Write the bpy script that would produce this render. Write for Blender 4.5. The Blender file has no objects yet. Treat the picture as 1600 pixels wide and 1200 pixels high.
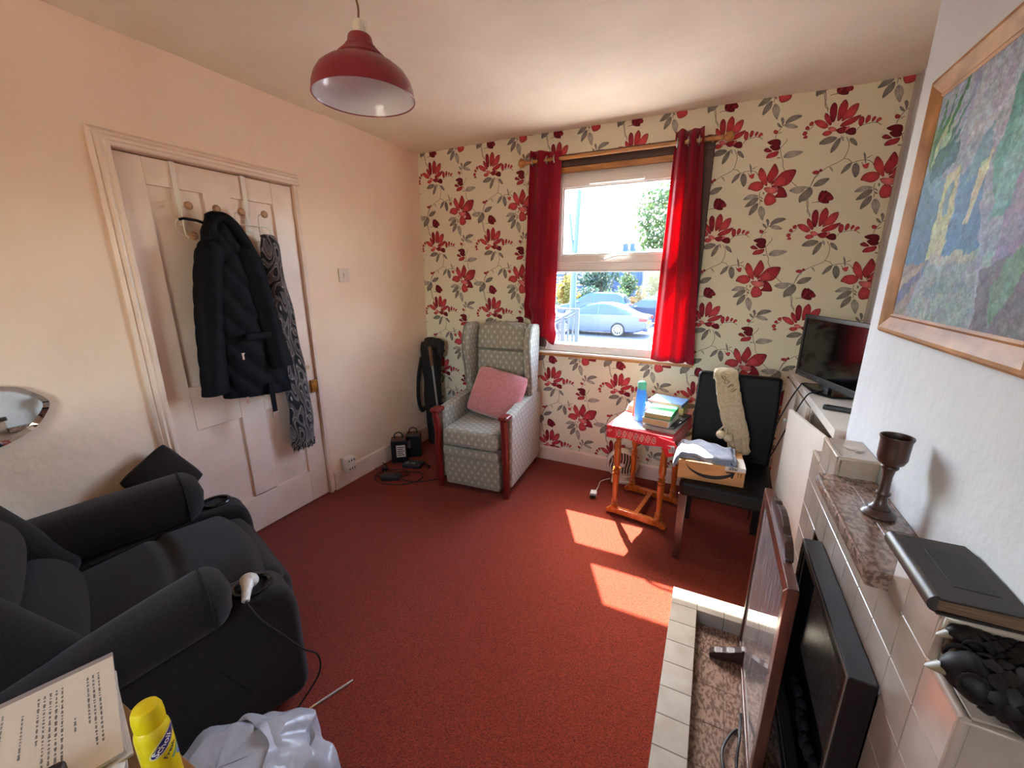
import bpy, bmesh, math, random
import numpy as np
from mathutils import Matrix, Vector
R = math.radians
rnd = random.Random(7)
sc = bpy.context.scene
col = sc.collection

# ------------------------------------------------------------------ camera, world, sun, exposure
def make_camera(f_px=638.77, pitch=14.7155, yaw=25.95, roll=-0.0793, pos=(0, 0, 1.45)):
    y, p, r = R(yaw), R(pitch), R(roll)
    fw = Vector((-math.sin(y)*math.cos(p), math.cos(y)*math.cos(p), -math.sin(p)))
    rt = Vector((math.cos(y), math.sin(y), 0)); up = rt.cross(fw)
    r2 = rt*math.cos(r) + up*math.sin(r); u2 = -rt*math.sin(r) + up*math.cos(r)
    m = Matrix((r2, u2, -fw)).transposed().to_4x4(); m.translation = Vector(pos)
    cd = bpy.data.cameras.new('camera'); cd.sensor_width = 36; cd.lens = f_px/1600*36
    cd.clip_start = 0.02; cd.clip_end = 500
    co = bpy.data.objects.new('camera', cd); col.objects.link(co); co.matrix_world = m
    sc.camera = co
make_camera()
SUN_DIR = Vector((0.352, -0.677, -1.0)).normalized()
wd = bpy.data.worlds.new('sky'); sc.world = wd; wd.use_nodes = True
nt = wd.node_tree; bg = nt.nodes['Background']
sky = nt.nodes.new('ShaderNodeTexSky'); sky.sky_type = 'NISHITA'; sky.sun_disc = False
sky.sun_elevation = math.asin(-SUN_DIR.z); sky.sun_rotation = math.atan2(-SUN_DIR.x, -SUN_DIR.y)
sky.air_density = 1.0; sky.dust_density = 1.8; sky.ozone_density = 1.0
nt.links.new(sky.outputs[0], bg.inputs[0]); bg.inputs[1].default_value = SKY_STRENGTH = 4.6
sl = bpy.data.lights.new('sun', 'SUN'); sl.energy = 46; sl.angle = R(0.6); sl.color = (1, .93, .82)
so = bpy.data.objects.new('sun', sl); col.objects.link(so)
so.rotation_euler = SUN_DIR.to_track_quat('-Z', 'Y').to_euler()
def portal(name, loc, sx, sy, rx):
    l = bpy.data.lights.new(name, 'AREA'); l.shape = 'RECTANGLE'; l.size = sx; l.size_y = sy
    l.cycles.is_portal = True
    o = bpy.data.objects.new(name, l); col.objects.link(o); o.location = loc; o.rotation_euler = (rx, 0, 0)
portal('window_portal', (-.64, 3.045, 1.54), 1.02, 1.3, R(-90))
portal('added_window_portal', (-.70, -1.72, 1.45), 1.0, .95, R(90))  # portal of the added window behind the camera
sc.view_settings.view_transform = 'Standard'; sc.view_settings.look = 'None'
sc.view_settings.gamma = 1; sc.view_settings.use_curve_mapping = False
sc.view_settings.exposure = 0.45
sc.cycles.max_bounces = 14; sc.cycles.diffuse_bounces = 8; sc.cycles.glossy_bounces = 4
sc.cycles.transparent_max_bounces = 24; sc.cycles.sample_clamp_indirect = 6
sc.cycles.caustics_reflective = False; sc.cycles.caustics_refractive = False

# ------------------------------------------------------------------ helpers
def lin(c): return tuple((x/255/12.92 if x/255 <= .04045 else ((x/255+.055)/1.055)**2.4) for x in c)
MATS = {}
def M(name, c, rough=.6, c2=None, var=0, vs=8, bump=0, bs=80, metal=0, spec=.5, coat=0, sheen=0, stretch=(1, 1, 1), tl=0, detail=4, ramp=(.35, .65)):
    if name in MATS: return MATS[name]
    m = bpy.data.materials.new(name); m.use_nodes = True; n = m.node_tree.nodes; L = m.node_tree.links
    b = n['Principled BSDF']; a = lin(c)
    b.inputs['Base Color'].default_value = (*a, 1); b.inputs['Roughness'].default_value = rough
    b.inputs['Metallic'].default_value = metal; b.inputs['Specular IOR Level'].default_value = spec
    b.inputs['Coat Weight'].default_value = coat; b.inputs['Coat Roughness'].default_value = .15
    b.inputs['Sheen Weight'].default_value = sheen
    if c2 is None and var: c2 = tuple(x*(1-var) for x in c)
    if c2 is not None or bump:
        tc = n.new('ShaderNodeTexCoord'); oi = n.new('ShaderNodeObjectInfo')
        mul = n.new('ShaderNodeVectorMath'); mul.operation = 'SCALE'; mul.inputs[0].default_value = (7.3, 5.1, 9.7)
        L.new(oi.outputs['Random'], mul.inputs['Scale'])
        add = n.new('ShaderNodeVectorMath'); add.operation = 'ADD'
        L.new(tc.outputs['Object'], add.inputs[0]); L.new(mul.outputs[0], add.inputs[1])
        mp = n.new('ShaderNodeMapping'); mp.inputs['Scale'].default_value = stretch; L.new(add.outputs[0], mp.inputs[0])
    if c2 is not None:
        t = n.new('ShaderNodeTexNoise'); t.inputs['Scale'].default_value = vs; t.inputs['Detail'].default_value = detail
        L.new(mp.outputs[0], t.inputs['Vector'])
        r = n.new('ShaderNodeValToRGB'); r.color_ramp.elements[0].position, r.color_ramp.elements[1].position = ramp
        r.color_ramp.elements[0].color = (*a, 1); r.color_ramp.elements[1].color = (*lin(c2), 1)
        L.new(t.outputs['Fac'], r.inputs[0]); L.new(r.outputs[0], b.inputs['Base Color'])
    if bump:
        t2 = n.new('ShaderNodeTexNoise'); t2.inputs['Scale'].default_value = bs; t2.inputs['Detail'].default_value = 3
        L.new(mp.outputs[0], t2.inputs['Vector'])
        bp = n.new('ShaderNodeBump'); bp.inputs['Strength'].default_value = 1; bp.inputs['Distance'].default_value = bump
        L.new(t2.outputs['Fac'], bp.inputs['Height']); L.new(bp.outputs[0], b.inputs['Normal'])
    if tl:
        td = n.new('ShaderNodeBsdfTranslucent'); mx = n.new('ShaderNodeMixShader'); mx.inputs[0].default_value = tl
        src = b.inputs['Base Color'].links[0].from_socket if b.inputs['Base Color'].links else None
        if src: L.new(src, td.inputs[0])
        else: td.inputs[0].default_value = (*a, 1)
        L.new(b.outputs[0], mx.inputs[1]); L.new(td.outputs[0], mx.inputs[2])
        L.new(mx.outputs[0], n['Material Output'].inputs[0])
    MATS[name] = m
    return m
def image(name, arr):                                   # a picture painted by this script itself
    h, w = arr.shape[:2]
    im = bpy.data.images.new(name, w, h); px = np.ones((h, w, 4), np.float32); px[..., :3] = np.clip(arr, 0, 1)
    im.pixels.foreach_set(px[::-1].ravel()); im.update(); im.pack()
    return im
def IM(name, arr, fu, fv, rough=.6, bump=0, bs=100, box=False, scale=1, spec=.5, sheen=0):
    """printed material: fu, fv = (ax, ay, az, offset) turn object coordinates into picture coordinates"""
    m = bpy.data.materials.new(name); m.use_nodes = True; n = m.node_tree.nodes; L = m.node_tree.links
    b = n['Principled BSDF']; b.inputs['Roughness'].default_value = rough; b.inputs['Specular IOR Level'].default_value = spec
    b.inputs['Sheen Weight'].default_value = sheen
    tc = n.new('ShaderNodeTexCoord'); it = n.new('ShaderNodeTexImage'); it.image = image(name, arr)
    if box:
        it.projection = 'BOX'; it.projection_blend = .15
        mp = n.new('ShaderNodeMapping'); mp.inputs['Scale'].default_value = (scale,)*3
        L.new(tc.outputs['Object'], mp.inputs[0]); L.new(mp.outputs[0], it.inputs[0])
    else:
        cb = n.new('ShaderNodeCombineXYZ')
        for k, f in enumerate((fu, fv)):
            d = n.new('ShaderNodeVectorMath'); d.operation = 'DOT_PRODUCT'; d.inputs[1].default_value = f[:3]
            L.new(tc.outputs['Object'], d.inputs[0])
            a = n.new('ShaderNodeMath'); a.operation = 'ADD'; a.inputs[1].default_value = f[3]
            L.new(d.outputs['Value'], a.inputs[0]); L.new(a.outputs[0], cb.inputs[k])
        L.new(cb.outputs[0], it.inputs[0])
    L.new(it.outputs[0], b.inputs['Base Color'])
    if bump:
        t2 = n.new('ShaderNodeTexNoise'); t2.inputs['Scale'].default_value = bs; L.new(tc.outputs['Object'], t2.inputs['Vector'])
        bp = n.new('ShaderNodeBump'); bp.inputs['Distance'].default_value = bump
        L.new(t2.outputs['Fac'], bp.inputs['Height']); L.new(bp.outputs[0], b.inputs['Normal'])
    return m
def glass(name, tint=(1, 1, 1), gl=.06):
    m = bpy.data.materials.new(name); m.use_nodes = True; n = m.node_tree.nodes; L = m.node_tree.links
    n.remove(n['Principled BSDF'])
    t = n.new('ShaderNodeBsdfTransparent'); t.inputs[0].default_value = (*tint, 1)
    g = n.new('ShaderNodeBsdfGlossy'); g.inputs['Roughness'].default_value = .02
    x = n.new('ShaderNodeMixShader'); x.inputs[0].default_value = gl
    L.new(t.outputs[0], x.inputs[1]); L.new(g.outputs[0], x.inputs[2]); L.new(x.outputs[0], n['Material Output'].inputs[0])
    return m

def T(x=0, y=0, z=0): return Matrix.Translation((x, y, z))
def RX(a): return Matrix.Rotation(R(a), 4, 'X')
def RY(a): return Matrix.Rotation(R(a), 4, 'Y')
def RZ(a): return Matrix.Rotation(R(a), 4, 'Z')
def frame(origin, u, v, w=None):                         # local x,y,z -> u,v,w
    u, v = Vector(u), Vector(v); w = Vector(w) if w else u.cross(v)
    m = Matrix((u, v, w)).transposed().to_4x4(); m.translation = Vector(origin); return m

class MB:
    def __init__(s): s.bm = bmesh.new()
    def raw(s, vs, fs, M=None):
        vv = [s.bm.verts.new(M @ Vector(v) if M else v) for v in vs]
        for f in fs:
            try: s.bm.faces.new([vv[i] for i in f])
            except ValueError: pass
        return vv
    def box(s, x0, x1, y0, y1, z0, z1, bev=0, seg=2, M=None):
        r = bmesh.ops.create_cube(s.bm, size=1)
        m = T((x0+x1)/2, (y0+y1)/2, (z0+z1)/2) @ Matrix.Diagonal((abs(x1-x0), abs(y1-y0), abs(z1-z0), 1))
        if M: m = M @ m
        bmesh.ops.transform(s.bm, matrix=m, verts=r['verts'])
        if bev:
            ed = list({e for v in r['verts'] for e in v.link_edges})
            bmesh.ops.bevel(s.bm, geom=ed, offset=bev, segments=seg, profile=.5, affect='EDGES')
        return s
    def prism(s, poly, h0, h1, M=None, bev=0, seg=2, taper=None):
        n = len(poly); q = taper or poly
        vs = [(*p, h0) for p in poly] + [(*p, h1) for p in q]
        vv = s.raw(vs, [list(range(n))[::-1], list(range(n, 2*n))] + [[i, (i+1) % n, n+(i+1) % n, n+i] for i in range(n)], M)
        if bev:
            ed = list({e for v in vv for e in v.link_edges})
            bmesh.ops.bevel(s.bm, geom=ed, offset=bev, segments=seg, profile=.5, affect='EDGES')
        return s
    def lathe(s, prof, n=24, M=None, a0=0, a1=360):
        full = abs(a1-a0) >= 360; k = n if full else n+1
        vs = []; fs = []
        for (r, z) in prof:
            for i in range(k):
                a = R(a0+(a1-a0)*i/n); vs.append((r*math.cos(a), r*math.sin(a), z))
        for j in range(len(prof)-1):
            for i in range(n):
                i2 = (i+1) % k
                fs.append([j*k+i, j*k+i2, (j+1)*k+i2, (j+1)*k+i])
        vv = s.raw(vs, fs, M)
        bmesh.ops.remove_doubles(s.bm, verts=vv, dist=1e-5)
        return s
    def tube(s, pts, r, n=8, cap=True, closed=False):
        P = [Vector(p) for p in pts]; N = len(P); rr = r if isinstance(r, (list, tuple)) else [r]*N
        tg = []
        for i in range(N):
            a, b = (P[i-1], P[(i+1) % N]) if closed else (P[max(i-1, 0)], P[min(i+1, N-1)])
            t = (b-a); tg.append(t.normalized() if t.length > 1e-9 else Vector((0, 0, 1)))
        nrm = tg[0].orthogonal().normalized(); vs = []; fs = []
        for i in range(N):
            nrm = (nrm - tg[i]*nrm.dot(tg[i])).normalized(); bn = tg[i].cross(nrm)
            for k in range(n):
                a = 2*math.pi*k/n; vs.append(P[i] + (nrm*math.cos(a)+bn*math.sin(a))*rr[i])
        for i in range(N if closed else N-1):
            j = (i+1) % N
            for k in range(n): fs.append([i*n+k, i*n+(k+1) % n, j*n+(k+1) % n, j*n+k])
        if cap and not closed: fs += [list(range(n))[::-1], [(N-1)*n+k for k in range(n)]]
        s.raw(vs, fs); return s
    def grid(s, fn, nu, nv, closed=False, M=None):
        k = nu if closed else nu+1
        vs = [fn(i/nu, j/nv) for j in range(nv+1) for i in range(k)]
        fs = [[j*k+i, j*k+(i+1) % k, (j+1)*k+(i+1) % k, (j+1)*k+i] for j in range(nv) for i in range(nu)]
        s.raw(vs, fs, M); return s
    def ball(s, c, r, seg=16, rings=10, M=None):
        q = bmesh.ops.create_uvsphere(s.bm, u_segments=seg, v_segments=rings, radius=1)
        rr = r if isinstance(r, (tuple, list)) else (r, r, r)
        m = T(*c) @ (M or Matrix()) @ Matrix.Diagonal((*rr, 1)); bmesh.ops.transform(s.bm, matrix=m, verts=q['verts'])
        return s
    def mesh(s, name, mat=None, smooth=35):
        bmesh.ops.recalc_face_normals(s.bm, faces=s.bm.faces)
        me = bpy.data.meshes.new(name); s.bm.to_mesh(me); s.bm.free()
        if smooth:
            me.shade_smooth(); me.set_sharp_from_angle(angle=R(smooth))
        if mat: me.materials.append(mat)
        return me
def put(name, me, parent=None, loc=(0, 0, 0), rz=0):
    o = bpy.data.objects.new(name, me); col.objects.link(o)
    o.parent = parent; o.location = loc; o.rotation_euler = (0, 0, R(rz)); return o
def obj(name, mb, mat, parent=None, loc=(0, 0, 0), rz=0, smooth=35, sub=0, solid=0, off=-1):
    o = put(name, mb.mesh(name, mat, smooth), parent, loc, rz)
    if solid:
        d = o.modifiers.new('thickness', 'SOLIDIFY'); d.thickness = solid; d.offset = off
    if smooth and not sub and not solid:
        d = o.modifiers.new('flat_faces', 'WEIGHTED_NORMAL'); d.keep_sharp = True
    if sub:
        d = o.modifiers.new('smooth', 'SUBSURF'); d.levels = d.render_levels = sub
    return o
def tag(o, label, cat, group=None):
    o['label'] = label; o['category'] = cat
    if group: o['group'] = group
    return o
def thing(name, label, cat, loc=(0, 0, 0), rz=0, group=None):
    o = bpy.data.objects.new(name, None); col.objects.link(o); o.empty_display_size = .05
    o.location = loc; o.rotation_euler = (0, 0, R(rz)); return tag(o, label, cat, group)
def struct(name, mb, mat, parent=None, **k):
    o = obj(name, mb, mat, parent, **k)
    if parent is None: o['kind'] = 'structure'
    return o
def sempty(name):
    o = bpy.data.objects.new(name, None); col.objects.link(o); o['kind'] = 'structure'; return o
def stuff(o): o['kind'] = 'stuff'; return o
def wob(x, y=0, z=0, s=0):                               # cheap smooth pseudo noise
    return (math.sin(x*1.7+s)+math.sin(y*2.3+s*1.3+x*.6)+math.sin(z*1.9+s*.7+y*.8))/3
def catmull(P, n=6, closed=False):
    P = [Vector(p) for p in P]; out = []; N = len(P)
    for i in range(N if closed else N-1):
        g = (lambda k: P[k % N]) if closed else (lambda k: P[min(max(k, 0), N-1)])
        a, b, c, d = g(i-1), g(i), g(i+1), g(i+2)
        for k in range(n):
            t = k/n; out.append(.5*((2*b)+(c-a)*t+(2*a-5*b+4*c-d)*t*t+(3*b-a-3*c+d)*t**3))
    if not closed: out.append(P[-1])
    return out
def text_part(name, txt, size, mat, parent, M, fn=None, bold=False, depth=0):
    cu = bpy.data.curves.new('lettering', 'FONT'); cu.body = txt; cu.size = size; cu.align_x = 'LEFT'; cu.align_y = 'CENTER'; cu.extrude = depth
    if bold: cu.offset = size*.02
    t = bpy.data.objects.new('lettering', cu); col.objects.link(t)
    me = bpy.data.meshes.new_from_object(t.evaluated_get(bpy.context.evaluated_depsgraph_get()))
    bpy.data.objects.remove(t)
    for v in me.vertices: v.co = fn(v.co) if fn else M @ v.co
    me.materials.clear(); me.materials.append(mat); me.name = name
    return put(name, me, parent)

# ------------------------------------------------------------------ printed patterns
def raster(polys, W, H, bg, wrap=True):
    """polys: list of (colour, Nx2 array in pixels, shade) drawn in order, 2x2 supersampled"""
    img = np.empty((H, W, 3), np.float32); img[:] = bg
    for colr, P, sh in polys:
        x0, y0 = np.floor(P.min(0)).astype(int)-1; x1, y1 = np.ceil(P.max(0)).astype(int)+1
        if x1-x0 < 1 or y1-y0 < 1: continue
        cov = np.zeros((y1-y0, x1-x0), np.float32)
        for sx in (.25, .75):
            for sy in (.25, .75):
                X, Y = np.meshgrid(np.arange(x0, x1)+sx, np.arange(y0, y1)+sy)
                ins = np.zeros(X.shape, bool); q = np.roll(P, -1, 0)
                for (ax, ay), (bx, by) in zip(P, q):
                    if ay == by: continue
                    ins ^= ((ay > Y) != (by > Y)) & (X < (bx-ax)*(Y-ay)/(by-ay)+ax)
                cov += ins*.25
        c = np.array(colr, np.float32)
        cc = np.broadcast_to(c, cov.shape+(3,)).copy()
        if sh:
            X, Y = np.meshgrid(np.arange(x0, x1), np.arange(y0, y1)); d = P.mean(0)
            rr = np.hypot(X-d[0], Y-d[1])/max(8, np.hypot(*(P.max(0)-P.min(0)))/2)
            st = np.sin(np.arctan2(Y-d[1], X-d[0])*9+rr*4)
            cc *= (1+sh*(.55-rr)+sh*.25*st)[..., None]
        ix = np.arange(x0, x1); iy = np.arange(y0, y1)
        if wrap: ix, iy = ix % W, iy % H
        else:
            kx = (ix >= 0) & (ix < W); ky = (iy >= 0) & (iy < H); ix, iy = ix[kx], iy[ky]; cov = cov[ky][:, kx]; cc = cc[ky][:, kx]
        g = np.ix_(iy, ix); img[g] = img[g]*(1-cov[..., None])+cc*cov[..., None]
    return img
def blob2(P, n=6, closed=True): return np.array([tuple(p)[:2] for p in catmull([(a, b, 0) for a, b in P], n, closed)])
def strip(P, w):                                         # thin ribbon along a line
    Q = blob2(P, 8, False); d = np.gradient(Q, axis=0); nn = np.stack([-d[:, 1], d[:, 0]], 1); nn /= np.hypot(*nn.T)[:, None]+1e-9
    return np.concatenate([Q+nn*w/2, (Q-nn*w/2)[::-1]])
WALLPAPER = """
k 166,1919 166,1893 173,1871 173,1850
k 307,1965 328,1944 346,1929
k 402,1922 411,1947 420,1970 435,1985
k 399,1871 409,1833 409,1800 422,1779 427,1766
k 392,2395 409,2331 428,2296
k 404,1926 418,1973 447,2002 477,2022 507,2035 531,2052 543,2089 542,2124 526,2156
k 531,2052 555,2045 572,2028 593,2033 624,2035 652,2024 675,1989
k 564,2181 578,2198 603,2205 637,2207 663,2191
k 376,2232 364,2218 345,2200 342,2175
k 235,2137 244,2100 258,2067 259,2046 272,2021
k 235,2137 256,2163 262,2181
k 203,2189 208,2208 220,2230 229,2244 247,2254
k -94,1842 -79,1845 -62,1844
k 102,2011 93,2026
g 86,1884 111,1908 140,1908 161,1898 142,1886 111,1880
G 99,1842 116,1871 138,1887 160,1889 160,1872 139,1850
G 126,1795 128,1827 143,1850 164,1859 164,1829 145,1806
g 199,1764 179,1789 169,1818 176,1841 193,1836 207,1809 204,1783
G 182,1918 189,1913 186,1902 181,1907
G 171,1895 185,1883 181,1881 173,1888
G 176,1878 187,1868 181,1866 175,1871
g 308,1913 327,1928 356,1932 380,1922 372,1902 343,1896
g 364,1931 394,1928 404,1919 388,1916
G 363,1849 360,1878 376,1902 402,1922 416,1912 418,1886 397,1859 375,1852
G 417,1930 440,1958 484,1961 467,1934 440,1924
G 530,1978 544,2015 569,2028 566,2005 551,1989
G 595,1954 576,1989 578,2019 593,2023 607,2001 608,1970
g 475,2015 487,2013 495,1992 485,2001
G 613,2071 625,2054 629,2016 618,2045
G 629,2044 650,2056 639,2045
G 412,2134 423,2154 454,2166 487,2156 472,2138 445,2130
G 469,2085 471,2118 487,2146 502,2152 503,2129 489,2100
g 501,2157 515,2155 516,2135
G 578,2107 551,2123 541,2144 556,2145 573,2128
g 257,2087 267,2110 292,2117 326,2113 345,2105 322,2090 290,2081
G 225,2089 232,2092 244,2088 235,2085
g 214,2209 222,2217 231,2217 221,2210
G 243,2254 247,2273 267,2289 296,2291 315,2282 292,2268 264,2259
g 238,2247 258,2254 284,2248 303,2230 280,2227 257,2233
G 223,2265 217,2281 225,2288 234,2275 233,2255 229,2248
G 202,2264 216,2258 226,2241 211,2245
g -71,1845 -58,1853 -49,1843 -62,1842
l 104,1941 116,1967 143,1975 167,1969 179,1953 172,1933 149,1924 120,1934
l 153,2045 173,2029 187,2001 198,1958 194,1948 174,1964 153,1991 145,2017
m 219,2059 238,2032 242,2008 228,1980 214,1961 199,1970 191,1996 201,2026
m 324,2016 315,1972 294,1945 261,1940 222,1941 216,1956 236,1984 259,2010 284,2020
l 286,1975 286,1950 261,1942 224,1943 220,1956 246,1991 269,1993
d 269,1937 291,1913 300,1883 269,1881 241,1887 254,1907 243,1933
l 223,1908 245,1885 251,1861 231,1846 206,1846 193,1870 197,1895 207,1909
h 185,1938 215,1940 252,1932 251,1912 227,1905 198,1916
w 197,1966 211,1951 234,1957 218,1946 222,1939 202,1943 185,1942 198,1950
l 374,2247 394,2252 419,2241 438,2218 424,2207 394,2222
m 419,2280 438,2263 452,2231 445,2219 426,2240 416,2261
d 447,2323 462,2308 467,2268 461,2235 448,2241 436,2278 436,2307
m 495,2329 508,2306 506,2272 491,2245 476,2237 471,2267 473,2301 483,2322
l 551,2304 553,2279 539,2248 514,2239 495,2232 495,2249 508,2277 526,2298
m 570,2248 552,2221 519,2207 492,2208 499,2224 523,2238 548,2246
l 419,2180 431,2194 454,2191 458,2180 439,2170
h 440,2208 460,2210 481,2192 464,2187 450,2191
d 477,2193 502,2204 521,2199 515,2177 493,2175
h 520,2201 532,2201 528,2181 516,2175
D 519,2182 539,2195 558,2189 562,2166 545,2161 523,2171
w 458,2225 471,2231 483,2221 476,2212 465,2209
m 574,2243 586,2234 588,2212 578,2198 567,2210 566,2232
m 603,2244 612,2237 611,2220 598,2208 593,2223 597,2239
m 628,2235 635,2229 631,2217 621,2212 620,2226
l 650,2227 659,2218 651,2210 639,2204 639,2219
m 363,2249 372,2242 369,2230 357,2229 353,2240
m 347,2230 356,2220 353,2212 341,2213 338,2223
m 339,2206 350,2196 344,2186 330,2188 331,2200
m 343,2185 354,2178 350,2170 335,2173
m 403,1996 414,2005 433,2001 430,1988 414,1987
d 434,2006 440,2010 445,2002 437,1999
l 617,2010 629,2015 642,2018 641,1997 631,1994
D 169,2173 189,2183 212,2184 230,2174 231,2150 208,2157 188,2159
D 184,2152 204,2157 230,2148 230,2130 208,2127 191,2139
d 157,2137 171,2145 188,2135 197,2124 178,2122 162,2128
m 174,2094 180,2112 198,2120 228,2122 223,2101 201,2093
m 191,2226 199,2231 212,2223 208,2212 196,2213
d -67,1856 -63,1893 -42,1897 -18,1885 -2,1861 -16,1847 -19,1836 -45,1838
D -64,1867 -59,1900 -50,1897 -51,1879 -59,1860
D -47,1896 -38,1899 -33,1890 -41,1886
D -43,1865 -32,1882 -19,1886 -18,1874 -33,1858
D -50,1852 -38,1860 -19,1846 -22,1837 -44,1843
d -22,1850 -12,1863 0,1864 -2,1851 -15,1849
"""
PITCH = .518
def wallpaper():
    N = 768; k = N/PITCH
    C = {'k': (112, 104, 92), 'g': (158, 151, 140), 'G': (122, 116, 108), 'l': (182, 64, 70), 'm': (162, 46, 56), 'd': (130, 28, 42),
         'D': (100, 12, 26), 'h': (202, 106, 106), 'w': (226, 214, 196)}
    polys = []
    for ln in WALLPAPER.strip().split('\n'):
        p = ln.split(); P = [tuple(map(float, q.split(','))) for q in p[1:]]
        P = [(x/1000*k, -z/1000*k) for x, z in P]
        c = [v/255 for v in C[p[0]]]
        if p[0] == 'k': polys.append((c, strip(P, 4.2), 0)); continue
        B = blob2(P)
        if p[0] in 'lmdDh':
            ctr = B.mean(0)
            if np.hypot(*(B.max(0)-B.min(0))) < 36: B = ctr+(B-ctr)*1.28
            polys.append(([v*.62 for v in c], ctr+(B-ctr)*1.03, 0)); B = ctr+(B-ctr)*.95
        polys.append((c, B, .28 if p[0] != 'w' else 0))
        if p[0] in 'gG':
            ctr = B.mean(0); far = B[np.argmax(np.hypot(*(B-ctr).T))]
            polys.append(([v*.8 for v in c], strip([tuple(far), tuple(ctr), tuple(2*ctr-far)], 1.6), 0))
    im = raster(polys, N, N, np.array((226, 219, 194), np.float32)/255)
    g = np.random.default_rng(1).normal(0, .012, (N, N, 1)).astype(np.float32)
    return im+g*(im.mean(2, keepdims=True))
def lathe_prof(*a): return list(a)

# ------------------------------------------------------------------ the room
XL, YB, CE, XB, XA = -2.255, 2.92, 2.395, .48, .772
YN = -1.6
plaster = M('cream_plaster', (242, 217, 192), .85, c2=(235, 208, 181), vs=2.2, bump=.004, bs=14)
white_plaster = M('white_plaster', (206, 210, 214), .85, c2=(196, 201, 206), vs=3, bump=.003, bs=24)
ceil_m = M('ceiling_paint', (236, 222, 202), .9, c2=(226, 212, 190), vs=2.5, bump=.012, bs=5)
gloss = M('white_gloss_paint', (236, 214, 196), .38, c2=(226, 202, 182), vs=6, bump=.0012, bs=30)
carpet = M('red_carpet', (166, 56, 24), .95, c2=(88, 20, 8), vs=210, bump=.006, bs=420, spec=.1, sheen=.15, ramp=(.3, .7))
struct('floor', MB().box(XL-.1, 1.2, YN-.1, YB+.1, -.2, 0), carpet, smooth=0)
b = MB()
def ceil_fn(u, v):
    x = XL-.1+u*(1.2-XL+.1); y = YN-.1+v*(YB+.2-YN)
    return (x, y, CE+.007*wob(x*3, y*3, 0, 2)+.004*wob(x*7, y*6, 0, 5))
b.grid(ceil_fn, 60, 60); b.box(XL-.1, 1.2, YN-.1, YB+.1, CE+.03, CE+.12)
struct('ceiling', b, ceil_m, smooth=180)
# left wall with the door opening
D0, D1, DZ = .932, 1.746, 1.957
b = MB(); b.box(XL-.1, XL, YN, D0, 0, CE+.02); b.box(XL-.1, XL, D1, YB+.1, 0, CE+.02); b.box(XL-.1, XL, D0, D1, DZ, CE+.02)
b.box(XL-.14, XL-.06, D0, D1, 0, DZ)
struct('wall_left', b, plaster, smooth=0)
# window wall
WX0, WX1, WZ0, WZ1 = -1.13, -.14, .904, 2.154
wall_p = IM('floral_wallpaper', wallpaper(), (1/PITCH, 0, 0, 0), (0, 0, 1/PITCH, 0), .7, spec=.25, bump=.0008, bs=160)
b = MB()
for (x0, x1, z0, z1) in ((XL-.1, WX0, 0, CE+.02), (WX1, XA+.3, 0, CE+.02), (WX0, WX1, 0, WZ0), (WX0, WX1, WZ1, CE+.02)): b.box(x0, x1, YB, YB+.11, z0, z1)
struct('wall_back', b, wall_p, smooth=0)
# chimney breast and alcoves
b = MB(); b.box(XB, 1.2, .55, 1.775, 0, CE+.02, .006); b.box(XA, 1.2, 1.77, YB+.1, 0, CE+.02); b.box(XA, 1.2, YN, .56, 0, CE+.02)
struct('wall_right', b, white_plaster, smooth=0)
# the wall behind the camera, with an unseen window added to brighten the room
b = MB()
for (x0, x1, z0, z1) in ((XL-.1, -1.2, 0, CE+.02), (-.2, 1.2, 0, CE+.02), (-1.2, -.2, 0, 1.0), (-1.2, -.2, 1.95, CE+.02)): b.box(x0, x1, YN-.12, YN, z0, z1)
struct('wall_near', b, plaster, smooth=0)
upvc = M('white_window_plastic', (232, 228, 224), .3, spec=.5)
pane_m = glass('window_glass', (.97, .985, .985))
w2 = sempty('added_window')
for k in range(2):
    x0 = -1.2+k*.5
    for q in ((x0, x0+.04, 1.0, 1.95), (x0+.46, x0+.5, 1.0, 1.95), (x0+.04, x0+.46, 1.0, 1.05), (x0+.04, x0+.46, 1.9, 1.95)):
        obj('frame_bar', MB().box(q[0], q[1], YN-.09, YN-.03, q[2], q[3], .004), upvc, w2)
    obj('pane', MB().box(x0+.04, x0+.46, YN-.065, YN-.06, 1.05, 1.9), glass('warm_fill_glass', (1, .945, .87)), w2, smooth=0)  # amber tint added to warm the fill light from behind
# skirting
def skirt(name, h, M_, L):
    b = MB(); b.prism([(0, 0), (.016, 0), (.016, h-.02), (.011, h-.006), (.004, h), (0, h)], 0, L, M_); return struct(name, b, gloss, smooth=20)
skirt('baseboard_left', .135, frame((XL, 1.79, 0), (1, 0, 0), (0, 0, 1), (0, 1, 0)), YB-1.79)
skirt('baseboard_back', .112, frame((XL+.016, YB, 0), (0, -1, 0), (0, 0, 1), (1, 0, 0)), .40-XL-.016)
# architrave of the door
b = MB(); pr = [(0, 0), (.062, 0), (.062, .012), (.05, .022), (.044, .016), (.034, .028), (.022, .026), (.016, .034), (.004, .034), (0, .03)]
n_ = len(pr); ring = [list(range(n_)), list(range(n_, 2*n_))[::-1]]+[[i, (i+1) % n_, n_+(i+1) % n_, n_+i] for i in range(n_)]
b.raw([(XL+h, D0-a, 0) for a, h in pr]+[(XL+h, D0-a, DZ+a) for a, h in pr], ring)
b.raw([(XL+h, D0-a, DZ+a) for a, h in pr]+[(XL+h, D1+.03, DZ+a) for a, h in pr], ring)
b.prism([(0, 0), (.03, 0), (.03, .008), (.018, .012), (.008, .01), (0, .016)], 0, DZ, frame((XL, D1, 0), (0, 1, 0), (1, 0, 0), (0, 0, 1)))
struct('trim_1', b, gloss, smooth=25)
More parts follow.
